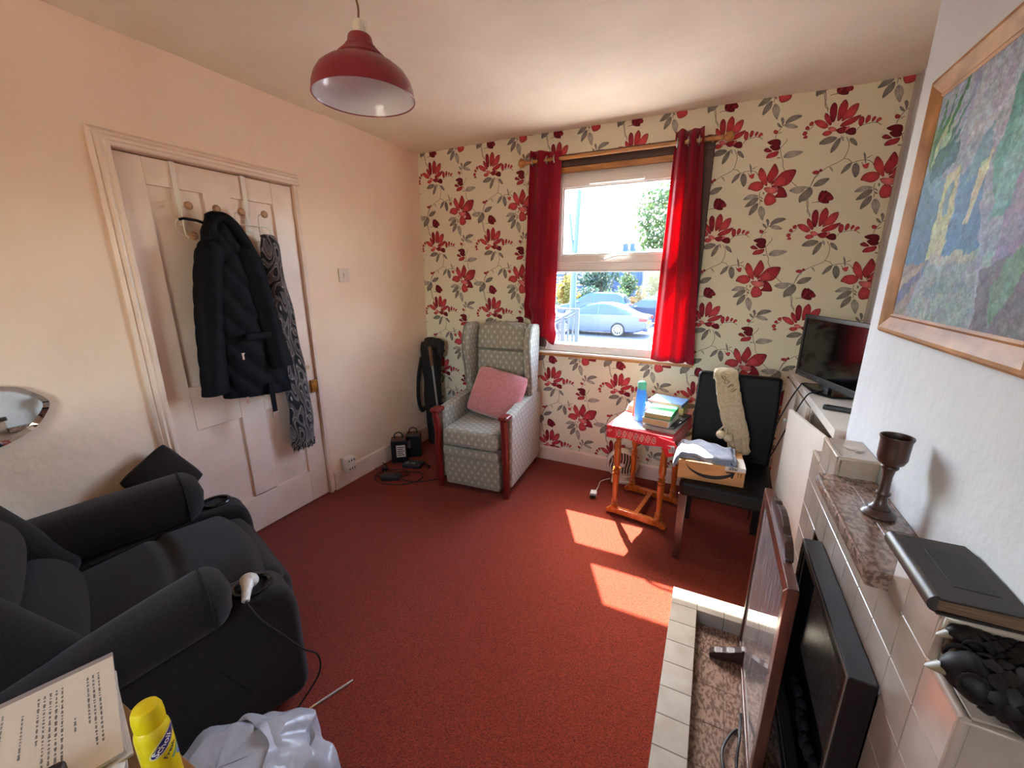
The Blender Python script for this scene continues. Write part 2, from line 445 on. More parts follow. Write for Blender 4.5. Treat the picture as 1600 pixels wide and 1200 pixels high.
# door
door = sempty('door_1')
DF = XL-.004
def dpart(name, y0, y1, z0, z1, f=DF, d=.035): return obj(name, MB().box(f-d, f, y0, y1, z0, z1, .003), gloss, door)
dpart('stile', D0+.010, 1.04, .008, DZ-.008); dpart('stile', 1.617, D1-.004, .008, DZ-.008); dpart('stile', 1.262, 1.392, .22, 1.845)
dpart('rail', 1.04, 1.617, 1.838, DZ-.008); dpart('rail', 1.04, 1.262, .705, .925); dpart('rail', 1.392, 1.617, .705, .925); dpart('rail', 1.04, 1.617, .008, .22)
dpart('rail', 1.262, 1.392, .22, .23)
for y0, y1 in ((1.038, 1.264), (1.39, 1.619)):
    for z0, z1 in ((.218, .707), (.923, 1.84)): dpart('panel', y0, y1, z0, z1, DF-.013, .015)
brass = M('old_brass', (176, 122, 52), .38, metal=.85, c2=(140, 92, 40), vs=40)
b = MB(); b.box(XL-.005, XL+.012, 1.70, 1.745, .735, .815, .002); b.box(XL-.003, XL+.010, 1.745, 1.757, .795, .81, .001); b.ball((XL+.012, 1.722, .775), (.006, .008, .008), 10, 6)
lock = obj('lock', b, brass, door)
for zz, yy in ((.745, 1.736), (.805, 1.708)): obj('screw', MB().lathe([(0, .002), (.004, .001), (.004, -.002)], 8, frame((XL+.0125, yy, zz), (0, 1, 0), (0, 0, 1), (1, 0, 0))), M('dark_screw', (40, 30, 22), .5), lock)
for zz in (1.655, .35):
    b = MB()
    for k in range(5): b.lathe([(0, -.016), (.008, -.014), (.008, .014), (0, .016)], 8, T(XL+.004, D0+.004, zz+(k-2)*.024))
    obj('hinge', b, gloss, door)
b = MB(); b.lathe([(0, .001), (.014, .001), (.014, 0)], 14, frame((XL+.0, 1.70, .90), (0, 1, 0), (0, 0, 1), (1, 0, 0)))
obj('keyhole_patch', b, M('scuffed_paint', (206, 176, 138), .6), door)
# window in the back wall
win = sempty('window_1')
def bar(name, x0, x1, z0, z1, y0, y1, bev=.005, mat=upvc, par=None): return obj(name, MB().box(x0, x1, y0, y1, z0, z1, bev), mat, par or win)
FY0, FY1 = 2.925, 2.972
bar('outer_frame', WX0, -1.082, .905, 2.154, FY0, FY1); bar('outer_frame', -.188, WX1, .905, 2.154, FY0, FY1)
bar('outer_frame', -1.082, -.188, 2.085, 2.154, FY0, FY1); bar('outer_frame', -1.082, -.188, .905, .962, FY0-.018, FY1)
bar('transom', -1.082, -.188, 1.492, 1.545, FY0, FY1)
sash = bar('opening_sash', -1.082, -1.02, 1.545, 2.085, FY0-.022, FY1-.01); bar('sash_side', -.25, -.188, 1.545, 2.085, FY0-.022, FY1-.01, par=sash)
bar('sash_head', -1.02, -.25, 2.036, 2.085, FY0-.022, FY1-.01, par=sash); bar('sash_foot', -1.02, -.25, 1.545, 1.596, FY0-.022, FY1-.01, par=sash)
for (x0, x1, z0, z1) in ((-1.02, -1.008, 1.596, 2.036), (-.262, -.25, 1.596, 2.036), (-1.008, -.262, 2.026, 2.036), (-1.008, -.262, 1.596, 1.606)):
    bar('glazing_bead', x0, x1, z0, z1, FY0-.016, FY0+.006, .004, par=sash)
for (x0, x1, z0, z1) in ((-1.082, -1.068, .962, 1.492), (-.202, -.188, .962, 1.492), (-1.068, -.202, 1.482, 1.492), (-1.068, -.202, .962, .972)):
    bar('glazing_bead', x0, x1, z0, z1, FY0-.004, FY0+.012, .004)
obj('pane', MB().box(-1.02, -.25, 2.944, 2.949, 1.596, 2.036), pane_m, win, smooth=0)
obj('pane', MB().box(-1.08, -.19, 2.944, 2.949, .962, 1.492), pane_m, win, smooth=0)
b = MB(); b.box(-.835, -.48, FY0-.04, FY0-.02, 2.044, 2.064, .006, 3); obj('trickle_vent', b, upvc, win)
b = MB(); b.box(-.74, -.66, FY0-.035, FY0-.02, 1.556, 1.576, .004)
b.tube(catmull([(-.70, FY0-.035, 1.565), (-.68, FY0-.052, 1.567), (-.63, FY0-.055, 1.582), (-.55, FY0-.052, 1.584)], 5), [.010]*5+[.008]*11, 8)
obj('handle', b, upvc, win)
sill_p = M('sill_paint', (238, 226, 210), .4)
b = MB(); b.box(-1.185, -.08, 2.872, 2.93, .889, .904, .004); obj('sill_board', b, sill_p, win)
pine = M('varnished_pine', (186, 128, 66), .35, c2=(150, 96, 44), vs=14, stretch=(.6, 8, 8), coat=.3)
b = MB(); b.box(-1.185, -.08, 2.878, 2.92, .868, .889, .003); obj('sill_edge', b, pine, win)
dark_trim = M('dark_stained_wood', (70, 38, 28), .45, c2=(52, 28, 20), vs=10, stretch=(.5, 6, 6))
b = MB(); b.box(-1.20, -.095, 2.893, 2.92, 2.165, 2.242, .004); b.box(-.165, -.097, 2.893, 2.92, .93, 2.165, .004); b.box(-1.20, -1.13, 2.893, 2.92, .93, 2.165, .004)
struct('trim_2', b, dark_trim)
b = MB(); b.box(-1.13, -.165, 2.895, 2.9195, 2.128, 2.165, .006); struct('trim_3', b, pine)
b = MB(); b.box(XA-.014, XA, 2.905, 2.92, .0, CE, .003); struct('trim_4', b, M('grey_paint', (186, 176, 166), .7))

# ------------------------------------------------------------------ curtains and pole
cur_m = M('red_curtain', (178, 12, 50), .55, c2=(158, 8, 42), vs=200, stretch=(1, 1, .1), sheen=.3, tl=.52, spec=.3)
pole = thing('curtain_pole', 'slim wooden curtain pole with round end knobs above the window', 'curtain pole', (-.67, 2.865, 2.214))
obj('pole', MB().tube([(-.60, 0, 0), (.60, 0, 0)], .0125, 14), pine, pole)
for s in (-1, 1):
    k = MB(); k.lathe([(0, 0), (.013, .002), (.015, .012), (.011, .018), (.022, .028), (.028, .042), (.026, .056), (.014, .068), (0, .07)], 16, T(s*.60, 0, 0) @ RY(90*s)); obj('finial', k, pine, pole)
    k = MB(); k.box(s*.56-.008, s*.56+.008, -.012, .03, -.014, .014, .003); obj('bracket', k, pine, pole)
steel = M('satin_steel', (190, 184, 176), .3, metal=.9)
def curtain(name, label, fn, nu, nv, rings):
    r = thing(name, label, 'curtain')
    obj('cloth', MB().grid(fn, nu, nv), cur_m, r, solid=.003, smooth=60)
    for (x, y) in rings:
        k = MB(); k.tube([(x, y+.024*math.cos(a), 2.214+.024*math.sin(a)) for a in [i*math.pi/8 for i in range(16)]], .004, 6, closed=True); obj('eyelet', k, steel, r)
    return r
def cl(u, v):                                            # v 0 top .. 1 bottom; the foot is tucked behind the armchair
    z = 2.285-.03*u+(-1.15-.16*u)*v
    w0, w1 = -1.252, -1.022
    x = w0+(w1-w0)*u+v*(-.045+.02*u)
    ph = u*4.1*math.pi
    amp = .020*(1-.35*u) if v < .86 else .026
    y = 2.862+amp*math.sin(ph)*(1 if u < .5 else .75)+.004*wob(u*9, v*7)
    if v > .80:
        t = (v-.80)/.2; x += .02*t*math.sin(t*2.4)*(1-u*.3)+.007*math.sin(t*9+u*7); z += .02*math.sin(u*6+1)*t; y += .02*t*math.sin(u*11+t*6)-.012*t
        x = min(x, -1.03)
    return (x, y, z)
curtain('curtain', 'red eyelet curtain left of the window, bunched behind the armchair back', cl, 70, 50, [(-1.23, 2.862), (-1.125, 2.862), (-1.07, 2.86)])
def cr(u, v):
    z = 2.275-1.372*v+.006*math.sin(u*9)*(1-v)-.01*u*v
    x0 = -.315-.035*v; x1 = -.158+.083*v
    x = x0+(x1-x0)*u; ph = u*5.2*math.pi+.6+v*.5
    y = 2.858+(.023-.004*v)*math.sin(ph)+.003*wob(u*9, v*9)
    return (x, y, z)
curtain('curtain', 'red eyelet curtain right of the window, hanging straight to the sill', cr, 80, 30, [(-.30, 2.86), (-.24, 2.86), (-.18, 2.86)])

# ------------------------------------------------------------------ pendant lamp
lamp = thing('pendant_lamp', 'red bell-shaped metal pendant lampshade hanging from the ceiling', 'lamp', (-1.03, 1.09, 1.978))
red_enamel = M('red_enamel', (124, 10, 32), .35, spec=.5, coat=.3)
prof = [(.150, 0), (.1495, .006), (.147, .025), (.140, .045), (.126, .065), (.105, .081), (.085, .091), (.074, .097), (.071, .1025), (.0645, .1045), (.0625, .1105), (.0555, .1125), (.0535, .1185), (.0475, .1205), (.0455, .127), (.040, .131), (.036, .148), (.034, .157), (.031, .161), (.012, .162)]
b = MB().lathe(prof, 48)
for rr_, zz in ((.0675, .1045), (.0592, .1122), (.0508, .1204), (.0425, .1300)): b.tube([(rr_*math.cos(i*math.pi/24), rr_*math.sin(i*math.pi/24), zz) for i in range(48)], .0034, 8, closed=True)
obj('shade', b, red_enamel, lamp, smooth=60)
inner = [(r-.004 if r > .02 else r, z-.003) for r, z in prof if z > 0]; inner = [(.1475, .0005)]+inner
obj('shade_lining', MB().lathe(inner, 48), M('white_enamel', (226, 222, 224), .22, coat=.4), lamp, smooth=60)
b = MB(); b.tube([(.1492*math.cos(i*math.pi/30), .1492*math.sin(i*math.pi/30), 0) for i in range(60)], .0022, 6, closed=True); obj('rim', b, red_enamel, lamp)
cream_pl = M('aged_white_plastic', (214, 206, 190), .4)
obj('lamp_holder', MB().lathe([(.006, .203), (.014, .198), (.018, .188), (.0185, .160), (.021, .157), (.021, .10), (.017, .085), (0, .085)], 20), cream_pl, lamp)
b = MB(); b.tube([(.018, .004, .195), (.024, .005, .196), (.024, .005, .16)], .0015, 5); obj('cord_grip', b, cream_pl, lamp)
obj('flex', MB().tube(catmull([(0, 0, .20), (.002, .001, .23), (-.003, 0, .27), (-.001, 0, .41)], 6), .0032, 8), M('brown_flex', (122, 84, 58), .5), lamp)
obj('ceiling_rose', MB().lathe([(0, .419), (.035, .416), (.03, .397), (.012, .387), (0, .387)], 20), cream_pl, lamp)

# ------------------------------------------------------------------ left wall fittings
sw = thing('light_switch', 'square white light switch on the left wall', 'switch', (XL, 2.055, 1.46))
obj('plate', MB().box(0, .009, -.043, .043, -.043, .043, .003), M('switch_plastic', (214, 190, 166), .4), sw)
obj('rocker', MB().box(.007, .014, -.008, .008, -.015, .015, .002, M=RY(6)), M('switch_plastic', (0, 0, 0)), sw)
sk = thing('socket_adaptor', 'cream multi-way plug adaptor in the low wall socket', 'adaptor', (XL+.016, 1.893, .165))
obj('back_plate', MB().box(-.013, .002, -.044, .044, -.044, .05, .003), MATS['switch_plastic'], sw if False else sk)
obj('body', MB().box(.002, .058, -.038, .038, -.05, .052, .008, 3), cream_pl, sk)
hole = M('black_slot', (14, 12, 12), .8)
for zz, yy in ((.032, -.022), (.032, 0), (.032, .022), (-.028, -.022), (-.028, 0), (-.028, .022)):
    obj('slot', MB().box(.056, .0595, yy-.0045, yy+.0045, zz-.006, zz+.006, .001), hole, sk)
mir_m = M('mirror_glass', (214, 216, 214), .02, metal=1)
wm = thing('wall_mirror', 'frameless mirror with a rounded pointed end on the left wall', 'mirror', (XL+.024, .30, 1.0)); wm.rotation_euler = (0, R(-6), 0)
poly = [(-.30, .13), (-.1, .118), (.168, .076), (.236, .036), (.262, .006), (.266, -.012), (.258, -.034), (.222, -.082), (.175, -.112), (.10, -.136), (-.05, -.145), (-.30, -.10)]
poly = [(-.30, .13)]+[tuple(q)[:2] for q in catmull([(a, b_, 0) for a, b_ in poly[1:-1]], 4)]+[(-.30, -.10)]
fr = frame((0, 0, 0), (0, 1, 0), (0, 0, 1), (1, 0, 0))
pin = [(-.29 if a < -.25 else a*.93, b_*.80 if b_ > 0 else b_*.86) for a, b_ in poly]
b = MB(); n_ = len(poly); b.raw([(*p, 0) for p in poly]+[(*p, .0035) for p in pin], [[i, (i+1) % n_, n_+(i+1) % n_, n_+i] for i in range(n_)], fr); obj('bevelled_edge', b, mir_m, wm, smooth=0)
b = MB(); b.prism(pin, .0005, .0036, fr); obj('glass', b, mir_m, wm, smooth=0)

# ------------------------------------------------------------------ door hooks, coat, scarf
HX = XL+.002
hook_m = M('cream_wire', (226, 216, 200), .35)
rack = thing('over_door_hook_rack', 'cream wire hook rack with round wooden knobs hung over the door', 'coat rack', (HX, 1.34, 1.70))
for yy, _q in ((-.192, 0), (.121, 0)):
    b = MB(); b.box(0, .003, yy-.011, yy+.011, -.02, .250, .001); b.box(-.03, .003, yy-.011, yy+.011, .248, .251, .001); obj('strap', b, hook_m, rack)
def rr(y0, y1, z0, z1, r):
    pts = []
    for cy, cz, a0 in ((y1-r, z1-r, 0), (y0+r, z1-r, 90), (y0+r, z0+r, 180), (y1-r, z0+r, 270)):
        for k in range(5): a = R(a0+k*22.5); pts.append((.008, cy+r*math.cos(a), cz+r*math.sin(a)))
    return pts
obj('wire_loop', MB().tube(rr(-.225, .235, -.065, .012, .035), .0028, 6, closed=True), hook_m, rack)
knob_w = M('beech_knob', (176, 128, 92), .45, c2=(150, 102, 70), vs=30, stretch=(1, 1, 6))
for yy, zz, up in ((-.178, .065, 1), (-.058, .067, 1), (.060, .068, 1), (.182, .072, 1), (-.180, -.065, 0), (-.06, -.07, 0), (.06, -.07, 0)):
    h = MB(); h.tube(catmull([(.008, yy-.012, -.06 if up else .0), (.010, yy-.012, zz-.03 if up else zz+.02), (.016, yy-.01, zz-.004), (.04, yy, zz)], 5), .0028, 6)
    ho = obj('hook', h, hook_m, rack)
    obj('knob', MB().lathe([(0, .012), (.012, .011), (.0185, .005), (.0185, 0), (.012, -.006), (0, -.007)], 20, frame((.046, yy, zz), (0, 1, 0), (0, 0, 1), (1, 0, 0))), knob_w, ho)
navy = M('navy_nylon', (9, 9, 15), .7, c2=(6, 6, 11), vs=6, spec=.15)
coat = thing('puffer_coat', 'dark navy quilted puffer coat hanging on the door hooks', 'coat', (HX+.02, 1.30, 1.70))
def ip(t, T_): 
    for (a, va), (b_, vb) in zip(T_, T_[1:]):
        if t <= b_: 
            f = (t-a)/(b_-a) if b_ > a else 0; f = f*f*(3-2*f) if True else f
            return va+(vb-va)*max(0, f)
    return T_[-1][1]
def body(u, v):
    z = .035-.90*v-.02*math.sin(u*2*math.pi)*(v > .9)
    l = ip(v, [(0, -.085), (.1, -.115), (.25, -.14), (.5, -.165), (1, -.15)]); r_ = ip(v, [(0, .0), (.06, .035), (.2, .085), (.45, .14), (.75, .175), (1, .195)])
    d = ip(v, [(0, .035), (.08, .07), (.3, .10), (.7, .115), (1, .10)])
    a = u*2*math.pi; cy, hw = (l+r_)/2, (r_-l)/2
    q = abs(math.sin((v*6.0+u*7.0)*math.pi))**.4*.007+abs(math.sin((v*6-u*9)*math.pi))**.4*.009
    f = 1 if 0 < v < 1 else .9
    return (.055+d*.5*math.cos(a)*.95+(q if math.cos(a) > -.2 else 0)*f, cy+(hw+q*.6)*math.sin(a), z)
b = MB(); b.grid(body, 72, 64, closed=True); b.ball((.055, -.04, .025), (.045, .05, .028), 16, 8); obj('body', b, navy, coat, smooth=60)
def sleeve(cy0, cy1, x0, x1, z0, z1, r0, r1):
    def f(u, v):
        a = u*2*math.pi; q = abs(math.sin((v*7+.5*u)*math.pi))**.5*.0045+.004*math.sin(v*5+u*9)
        rr_ = r0+(r1-r0)*v+q; c = cy0+(cy1-cy0)*v**.7
        return (x0+(x1-x0)*v+rr_*.85*math.cos(a), c+rr_*math.sin(a), z0+(z1-z0)*v)
    b = MB(); b.grid(f, 24, 56, closed=True); b.ball((x0, cy0, z0), (r0*.85, r0, r0*.8), 16, 8); b.ball((x1, cy1, z1+.004), (r1*.85, r1, .012), 16, 6); return b
obj('sleeve', sleeve(-.10, -.205, .07, .085, -.12, -.805, .055, .058), navy, coat, smooth=60)
obj('sleeve', sleeve(.05, .13, .085, .125, -.13, -.72, .05, .058), navy, coat, smooth=60)
b = MB(); b.tube(catmull([(.06, -.125, -.15), (.07, -.095, -.04), (.07, -.045, .022), (.085, .005, .0), (.10, .055, -.09), (.115, .10, -.21)], 6), [.020+.008*math.sin(i/30*math.pi) for i in range(31)], 12); obj('hood', b, navy, coat, smooth=60)
b = MB(); b.tube([(.035, -.19, .0), (.05, -.18, .005), (.06, -.13, .0), (.05, -.09, -.01)], .006, 6); obj('hanging_loop', b, navy, coat)
b = MB(); b.box(.13, .152, -.05, .13, -.56, -.525, .006); obj('belt', b, navy, coat)
st = obj('strap', MB().box(.10, .106, .035, .062, -.985, -.80, .002, M=T(.03, 0, 0)), navy, coat)
b = MB(); b.box(.129, .141, .033, .065, -.990, -.962, .002); obj('buckle', b, steel, st)
zipm = M('bright_zip_metal', (214, 200, 190), .25, metal=.9)
for (y, z) in ((-.075, -.64), (-.09, -.865)):
    z_ = MB(); z_.box(.135, .142, y-.008, y+.008, z+.015, z+.022, .001); z_.box(.137, .141, y-.006, y+.004, z-.012, z+.015, .001); obj('zip_pull', z_, zipm, coat)
def scarf_img():
    g = np.random.default_rng(5); N = 256; Y, X = np.mgrid[0:N, 0:N]/N*2*np.pi
    f = np.zeros((N, N))
    for k in range(14):
        a, b_ = g.integers(-4, 5), g.integers(-3, 4); f += np.sin(a*X+b_*Y+g.uniform(0, 6.3))/(1+.15*(abs(a)+abs(b_)))
    s = np.sin(f*2.6+3*X); e = (np.abs(s) < .28)
    base = np.where(s[..., None] > 0, np.array((84, 74, 72.)), np.array((10, 8, 10.)))
    base[e] = (104, 98, 96)
    lin_ = np.where(np.sin(f*5+7*Y)[..., None] > .75, 1.6, 1.0)
    return base*lin_/255
scarf_m = IM('scarf_weave', scarf_img(), (0, 4.4, 0, 0), (0, 0, 1.9, 0), .9, sheen=.3, bump=.003, bs=60)
sf = thing('patterned_scarf', 'long grey and black patterned scarf with fringe hanging on the door', 'scarf', (HX+.02, 1.52, 1.66))
def scarf(u, v):
    l = ip(v, [(0, -.045), (.05, -.055), (.2, -.055), (.5, -.045), (.75, -.03), (1, -.035)]); r_ = ip(v, [(0, .035), (.05, .05), (.2, .07), (.5, .10), (.75, .125), (1, .125)])
    a = u*2*math.pi; d = .028+.012*math.sin(v*9)
    if v == 0: d = .012
    x = .035+d*math.cos(a)+.008*math.sin(u*19+v*8)+.05*max(0, .1-v)*4*.2
    return (x, (l+r_)/2+(r_-l)/2*math.sin(a)+.006*math.sin(v*23+u*3), -1.2*v)
b = MB(); b.grid(scarf, 40, 70, closed=True); b.ball((.035, -.003, 0), (.022, .04, .012), 14, 6); obj('cloth', b, scarf_m, sf, smooth=60)
b = MB()
for k in range(26):
    y = -.03+k*.006+rnd.uniform(-.003, .003); b.tube([(.03+rnd.uniform(-.02, .02), y, -1.19), (.03, y+.004, -1.22), (.03, y+rnd.uniform(-.008, .01), -1.235-rnd.uniform(.0, .02))], .0025, 4)
stuff(obj('fringe', b, M('scarf_fringe', (40, 36, 36), .9), sf))

# ------------------------------------------------------------------ armchair in the corner
def arm_fabric():
    N = 192; Y, X = np.mgrid[0:N, 0:N]/N
    u = X*3; v = Y*2
    def dia(u, v): 
        a = np.abs((u % 1)-.5); b_ = np.abs((v % 1)-.5); return a+b_
    d = np.minimum(dia(u, v), dia(u+.5, v+.5))
    im = np.empty((N, N, 3)); im[:] = (150, 146, 130)
    im[d < .215] = (186, 182, 166); im[d < .15] = (164, 160, 143); im[d < .085] = (206, 202, 188)
    g = np.random.default_rng(3).normal(0, 9, (N, N, 1)); ln = 10*np.sin(Y*N*np.pi/2)[..., None]
    return np.clip(im+g+ln, 0, 255)/255
ac_m = IM('woven_diamond_upholstery', arm_fabric(), 0, 0, .85, box=True, scale=1/.15, sheen=.2, spec=.2)
mahog = M('red_mahogany', (122, 32, 26), .28, c2=(92, 20, 18), vs=18, stretch=(6, 6, .6), coat=.4)
pipe_m = M('upholstery_piping', (120, 116, 102), .8)
ac = thing('wing_armchair', 'grey-green patterned wing armchair with red wooden arm fronts in the corner', 'armchair', (-1.371, 2.185, 0), 4.4)
b = MB(); b.box(-.205, .205, .0, .06, .035, .255, .012); obj('footrest', b, ac_m, ac)
b = MB(); b.box(-.207, .207, -.026, .06, .262, .326, .014, 3); obj('front_band', b, ac_m, ac)
b = MB(); b.box(-.208, .208, -.034, .56, .332, .456, .036, 5); o = obj('seat_cushion', b, ac_m, ac, smooth=60)
for s in (-1, 1):
    b = MB(); pr = [(.03, .06), (.655, .06), (.655, .60), (.55, .60), (.3, .592), (.03, .575)]
    b.prism(pr, -.036, .036, T(s*.247, 0, 0) @ frame((0, 0, 0), (0, 1, 0), (0, 0, 1), (1, 0, 0)), .02, 3); obj('arm', b, ac_m, ac, smooth=50)
    b = MB(); P = catmull([(s*.252, .01, 0), (s*.252, .008, .12), (s*.252, -.006, .3), (s*.25, -.004, .42), (s*.25, -.022, .52), (s*.25, -.028, .565)], 6)
    n_ = len(P); b.tube(P, [.021+.005*math.sin(i/n_*3) for i in range(n_)], 10); b.box(s*.25-.034, s*.25+.034, -.05, .045, .562, .592, .012, 3)
    obj('arm_front', b, mahog, ac, smooth=50)
    b = MB(); b.box(s*.24-.02, s*.24+.02, .62, .655, 0, .06, .004); obj('back_foot', b, mahog, ac)
# back: padded slab leaning a little
bk = frame((0, .50, .40), (1, 0, 0), (0, .10, .995), (0, -.995, .10))
b = MB(); b.prism([(-.215, 0), (.215, 0), (.222, .45), (.215, .66), (.16, .722), (0, .732), (-.16, .722), (-.215, .66)], -.075, -.005, bk, .025, 3); obj('backrest', b, ac_m, ac, smooth=50)
b = MB(); b.prism([(-.19, .02), (.19, .02), (.195, .515), (-.195, .515)], -.01, .03, bk, .028, 4); obj('back_pad', b, ac_m, ac, smooth=60)
b = MB(); b.prism([(-.195, .522), (.195, .522), (.195, .66), (.15, .712), (0, .72), (-.15, .712), (-.195, .66)], -.01, .04, bk, .028, 4); hr = obj('headrest', b, ac_m, ac, smooth=60)
b = MB(); b.tube([bk @ Vector((-.19+.38*i/8, .519, .022)) for i in range(9)], .006, 6); obj('piping', b, pipe_m, hr)
for s in (-1, 1):
    wgt = [(.0, .18), (.02, .16), (.06, .20), (.075, .30), (.105, .40), (.145, .50), (.155, .60), (.125, .68), (.07, .715), (-.05, .72), (-.07, .66), (-.07, .18)]
    b = MB(); b.prism(wgt, -.028, .028, frame((s*.248, .50, .40), (0, -.995, .10), (0, .10, .995), (1, 0, 0)), .018, 3)
    w_ = obj('wing', b, ac_m, ac, smooth=50)
    b = MB(); b.tube([Vector((s*.262, .50, .40))+Vector((0, -.995, .10))*a+Vector((0, .10, .995))*c for a, c in wgt[1:9]], .005, 6); obj('piping', b, pipe_m, w_)
# pink fleece cushion
def pillow(w, h, d, seed=0, nu=28, p=.5):
    b = MB()
    for sgn in (1, -1):
        def f(u, v):
            x, y = u*2-1, v*2-1
            e = (max(0, 1-x**2)*max(0, 1-y**2))**p
            k = 1-.06*(1-abs(x))*abs(y)**3-0
            kx = (1-.03*(1-y*y))*math.sqrt(1-.16*y**4); ky = (1-.03*(1-x*x))*math.sqrt(1-.16*x**4)
            return (x*w/2*kx, y*h/2*ky, sgn*d/2*e*(1+.10*wob(x*3, y*3, 0, seed)))
        b.grid(f, nu, nu)
    bmesh.ops.remove_doubles(b.bm, verts=b.bm.verts, dist=1e-4); return b
pink = M('pink_fleece', (208, 138, 138), .95, c2=(196, 124, 126), vs=60, bump=.004, bs=160, sheen=.5, spec=.1)
pc = thing('pink_cushion', 'pink fleece cushion resting tilted on the wing armchair', 'cushion', (-1.352, 2.525, .625), 4)
o = obj('cushion', pillow(.42, .36, .14, 2), pink, pc, smooth=80); o.matrix_local = RX(62) @ RZ(-9) if False else Matrix(RX(64) @ RZ(-10))

# ------------------------------------------------------------------ things in the corner behind the armchair
black_ny = M('black_nylon', (12, 10, 11), .8, c2=(18, 15, 16), vs=7, bump=.003, bs=20)
gb = thing('long_black_bag', 'tall black fabric bag leaning in the room corner', 'bag', (-2.12, 2.78, 0))
def gbf(u, v):
    a = u*2*math.pi; z = .93*v
    rx = ip(v, [(0, .05), (.03, .062), (.3, .075), (.45, .085), (.6, .078), (.9, .098), (.97, .09), (1, .03)]); ry = rx*.75
    return (-.03*v+rx*math.cos(a)+.006*wob(v*14, u*9), .045*v+ry*math.sin(a), z)
b = MB(); b.grid(gbf, 28, 40, closed=True); b.raw([gbf(i/28, 0) for i in range(28)], [list(range(28))]); b.ball((-.03, .045, .93), (.06, .045, .022), 14, 6); obj('body', b, black_ny, gb, smooth=60)
b = MB(); b.tube(catmull([(-.10, 0, .78), (-.125, -.03, .6), (-.12, -.05, .4), (-.10, -.03, .30), (-.07, 0, .36)], 6), .014, 8); obj('shoulder_strap', b, black_ny, gb)
b = MB(); b.ball((.05, .03, .90), (.07, .05, .05), 14, 8); b.ball((.085, .02, .86), (.035, .035, .07), 12, 8); obj('flap', b, black_ny, gb, smooth=60)
ws = thing('walking_pole', 'thin silver walking pole with cork handle leaning on the long black bag', 'walking pole', (-1.955, 2.63, 0))
obj('shaft', MB().tube([(0.045, -.02, .0), (-.07, .03, .80)], .008, 10), M('grey_alloy', (160, 160, 160), .35, metal=.6), ws)
obj('grip', MB().tube(catmull([(-.067, .028, .74), (-.072, .031, .80), (-.080, .033, .88), (-.088, .032, .90)], 5), [.013]*8+[.016]*8, 12), M('cork', (124, 84, 62), .8, c2=(96, 62, 44), vs=90), ws)
obj('joint', MB().tube([(.0, .0, .31), (-.004, .0015, .345)], .011, 10), black_ny, ws)
blk = M('black_plastic', (22, 21, 22), .42, c2=(16, 15, 16), vs=20)
lab = M('label_white', (206, 200, 190), .6)
ink = M('print_black', (26, 24, 24), .7)
def battery(name, label, loc, rz, face):
    t = thing(name, label, 'battery', loc, rz, 'charger packs by the skirting board')
    obj('case', MB().box(-.06, .06, -.045, .045, 0, .185, .006), blk, t)
    obj('lid', MB().box(-.057, .057, -.042, .042, .183, .196, .004), M('brown_battery_lid', (92, 58, 44), .5), t)
    obj('handle', MB().tube(catmull([(-.03, 0, .19), (-.03, 0, .225), (0, 0, .245), (.03, 0, .225), (.03, 0, .19)], 5), .005, 8), blk, t)
    if face:
        l = obj('label', MB().box(-.02, .05, -.0465, -.0445, .05, .15), lab, t)
        for k in range(5): obj('print_line', MB().box(-.012, .042-.01*(k % 2), -.0475, -.046, .065+.016*k, .071+.016*k), ink, l)
    else: obj('label', MB().box(-.052, -.02, -.0465, -.0445, .08, .15), M('blue_grey_label', (110, 122, 134), .5), t)
battery('battery_pack', 'black battery pack with white label nearest the wall socket', (-2.165, 2.36, 0), 38, True)
battery('battery_pack', 'black battery pack behind the one with the white label', (-2.13, 2.50, 0), 30, False)
cable_m = M('black_cable', (18, 17, 18), .5)
ch = thing('battery_charger', 'flat grey charger lying on the carpet beside the black batteries', 'charger', (-2.0, 2.32, 0), 15)
obj('case', MB().box(-.075, .075, -.045, .045, 0, .035, .008, 3), M('charcoal_plastic', (48, 48, 50), .4), ch)
obj('face_plate', MB().box(-.05, .045, -.03, .03, .034, .037, .001), M('grey_print', (120, 120, 118), .5), ch)
for k in range(3): obj('lead', MB().tube(catmull([(-.07+.06*k, -.04, .02), (-.06+.05*k, -.02, .05), (0+.03*k, .0, .045), (.07, .03+.012*k, .02), (.14, .02-.02*k, .005)], 5), .004, 6), cable_m, ch)
ad = thing('power_adaptor', 'black mains adaptor brick with coiled cable on the carpet', 'adaptor', (-2.01, 2.085, 0), 28)
obj('brick', MB().box(-.07, .07, -.035, .035, 0, .034, .008, 3), M('charcoal_plastic', (0, 0, 0)), ad)
lp = [(.07, 0, .015), (.12, .06, .006), (.06, .14, .005), (-.08, .12, .005), (-.13, .02, .005), (-.04, -.08, .005), (.12, -.09, .005), (.22, -.02, .005), (.20, .08, .005), (.08, .10, .008), (.03, .0, .04), (.16, -.06, .006), (.34, -.02, .005), (.46, .08, .005)]
obj('lead', MB().tube(catmull(lp, 8), .0035, 6), cable_m, ad)
obj('lead', MB().tube(catmull([(-.07, 0, .015), (-.12, .05, .005), (-.15, .16, .005), (-.22, .22, .005), (-.15, .25, .02), (-.08, .20, .006)], 8), .0035, 6), cable_m, ad)
pl = thing('mains_plug', 'black mains plug lying loose beside the adaptor brick', 'plug', (-2.14, 2.16, 0), 60)
obj('body', MB().box(-.02, .02, -.022, .022, .0, .036, .008, 3), blk, pl)
for x in (-.011, .011): obj('pin', MB().box(x-.003, x+.003, -.040, -.02, .012, .016), brass, pl)

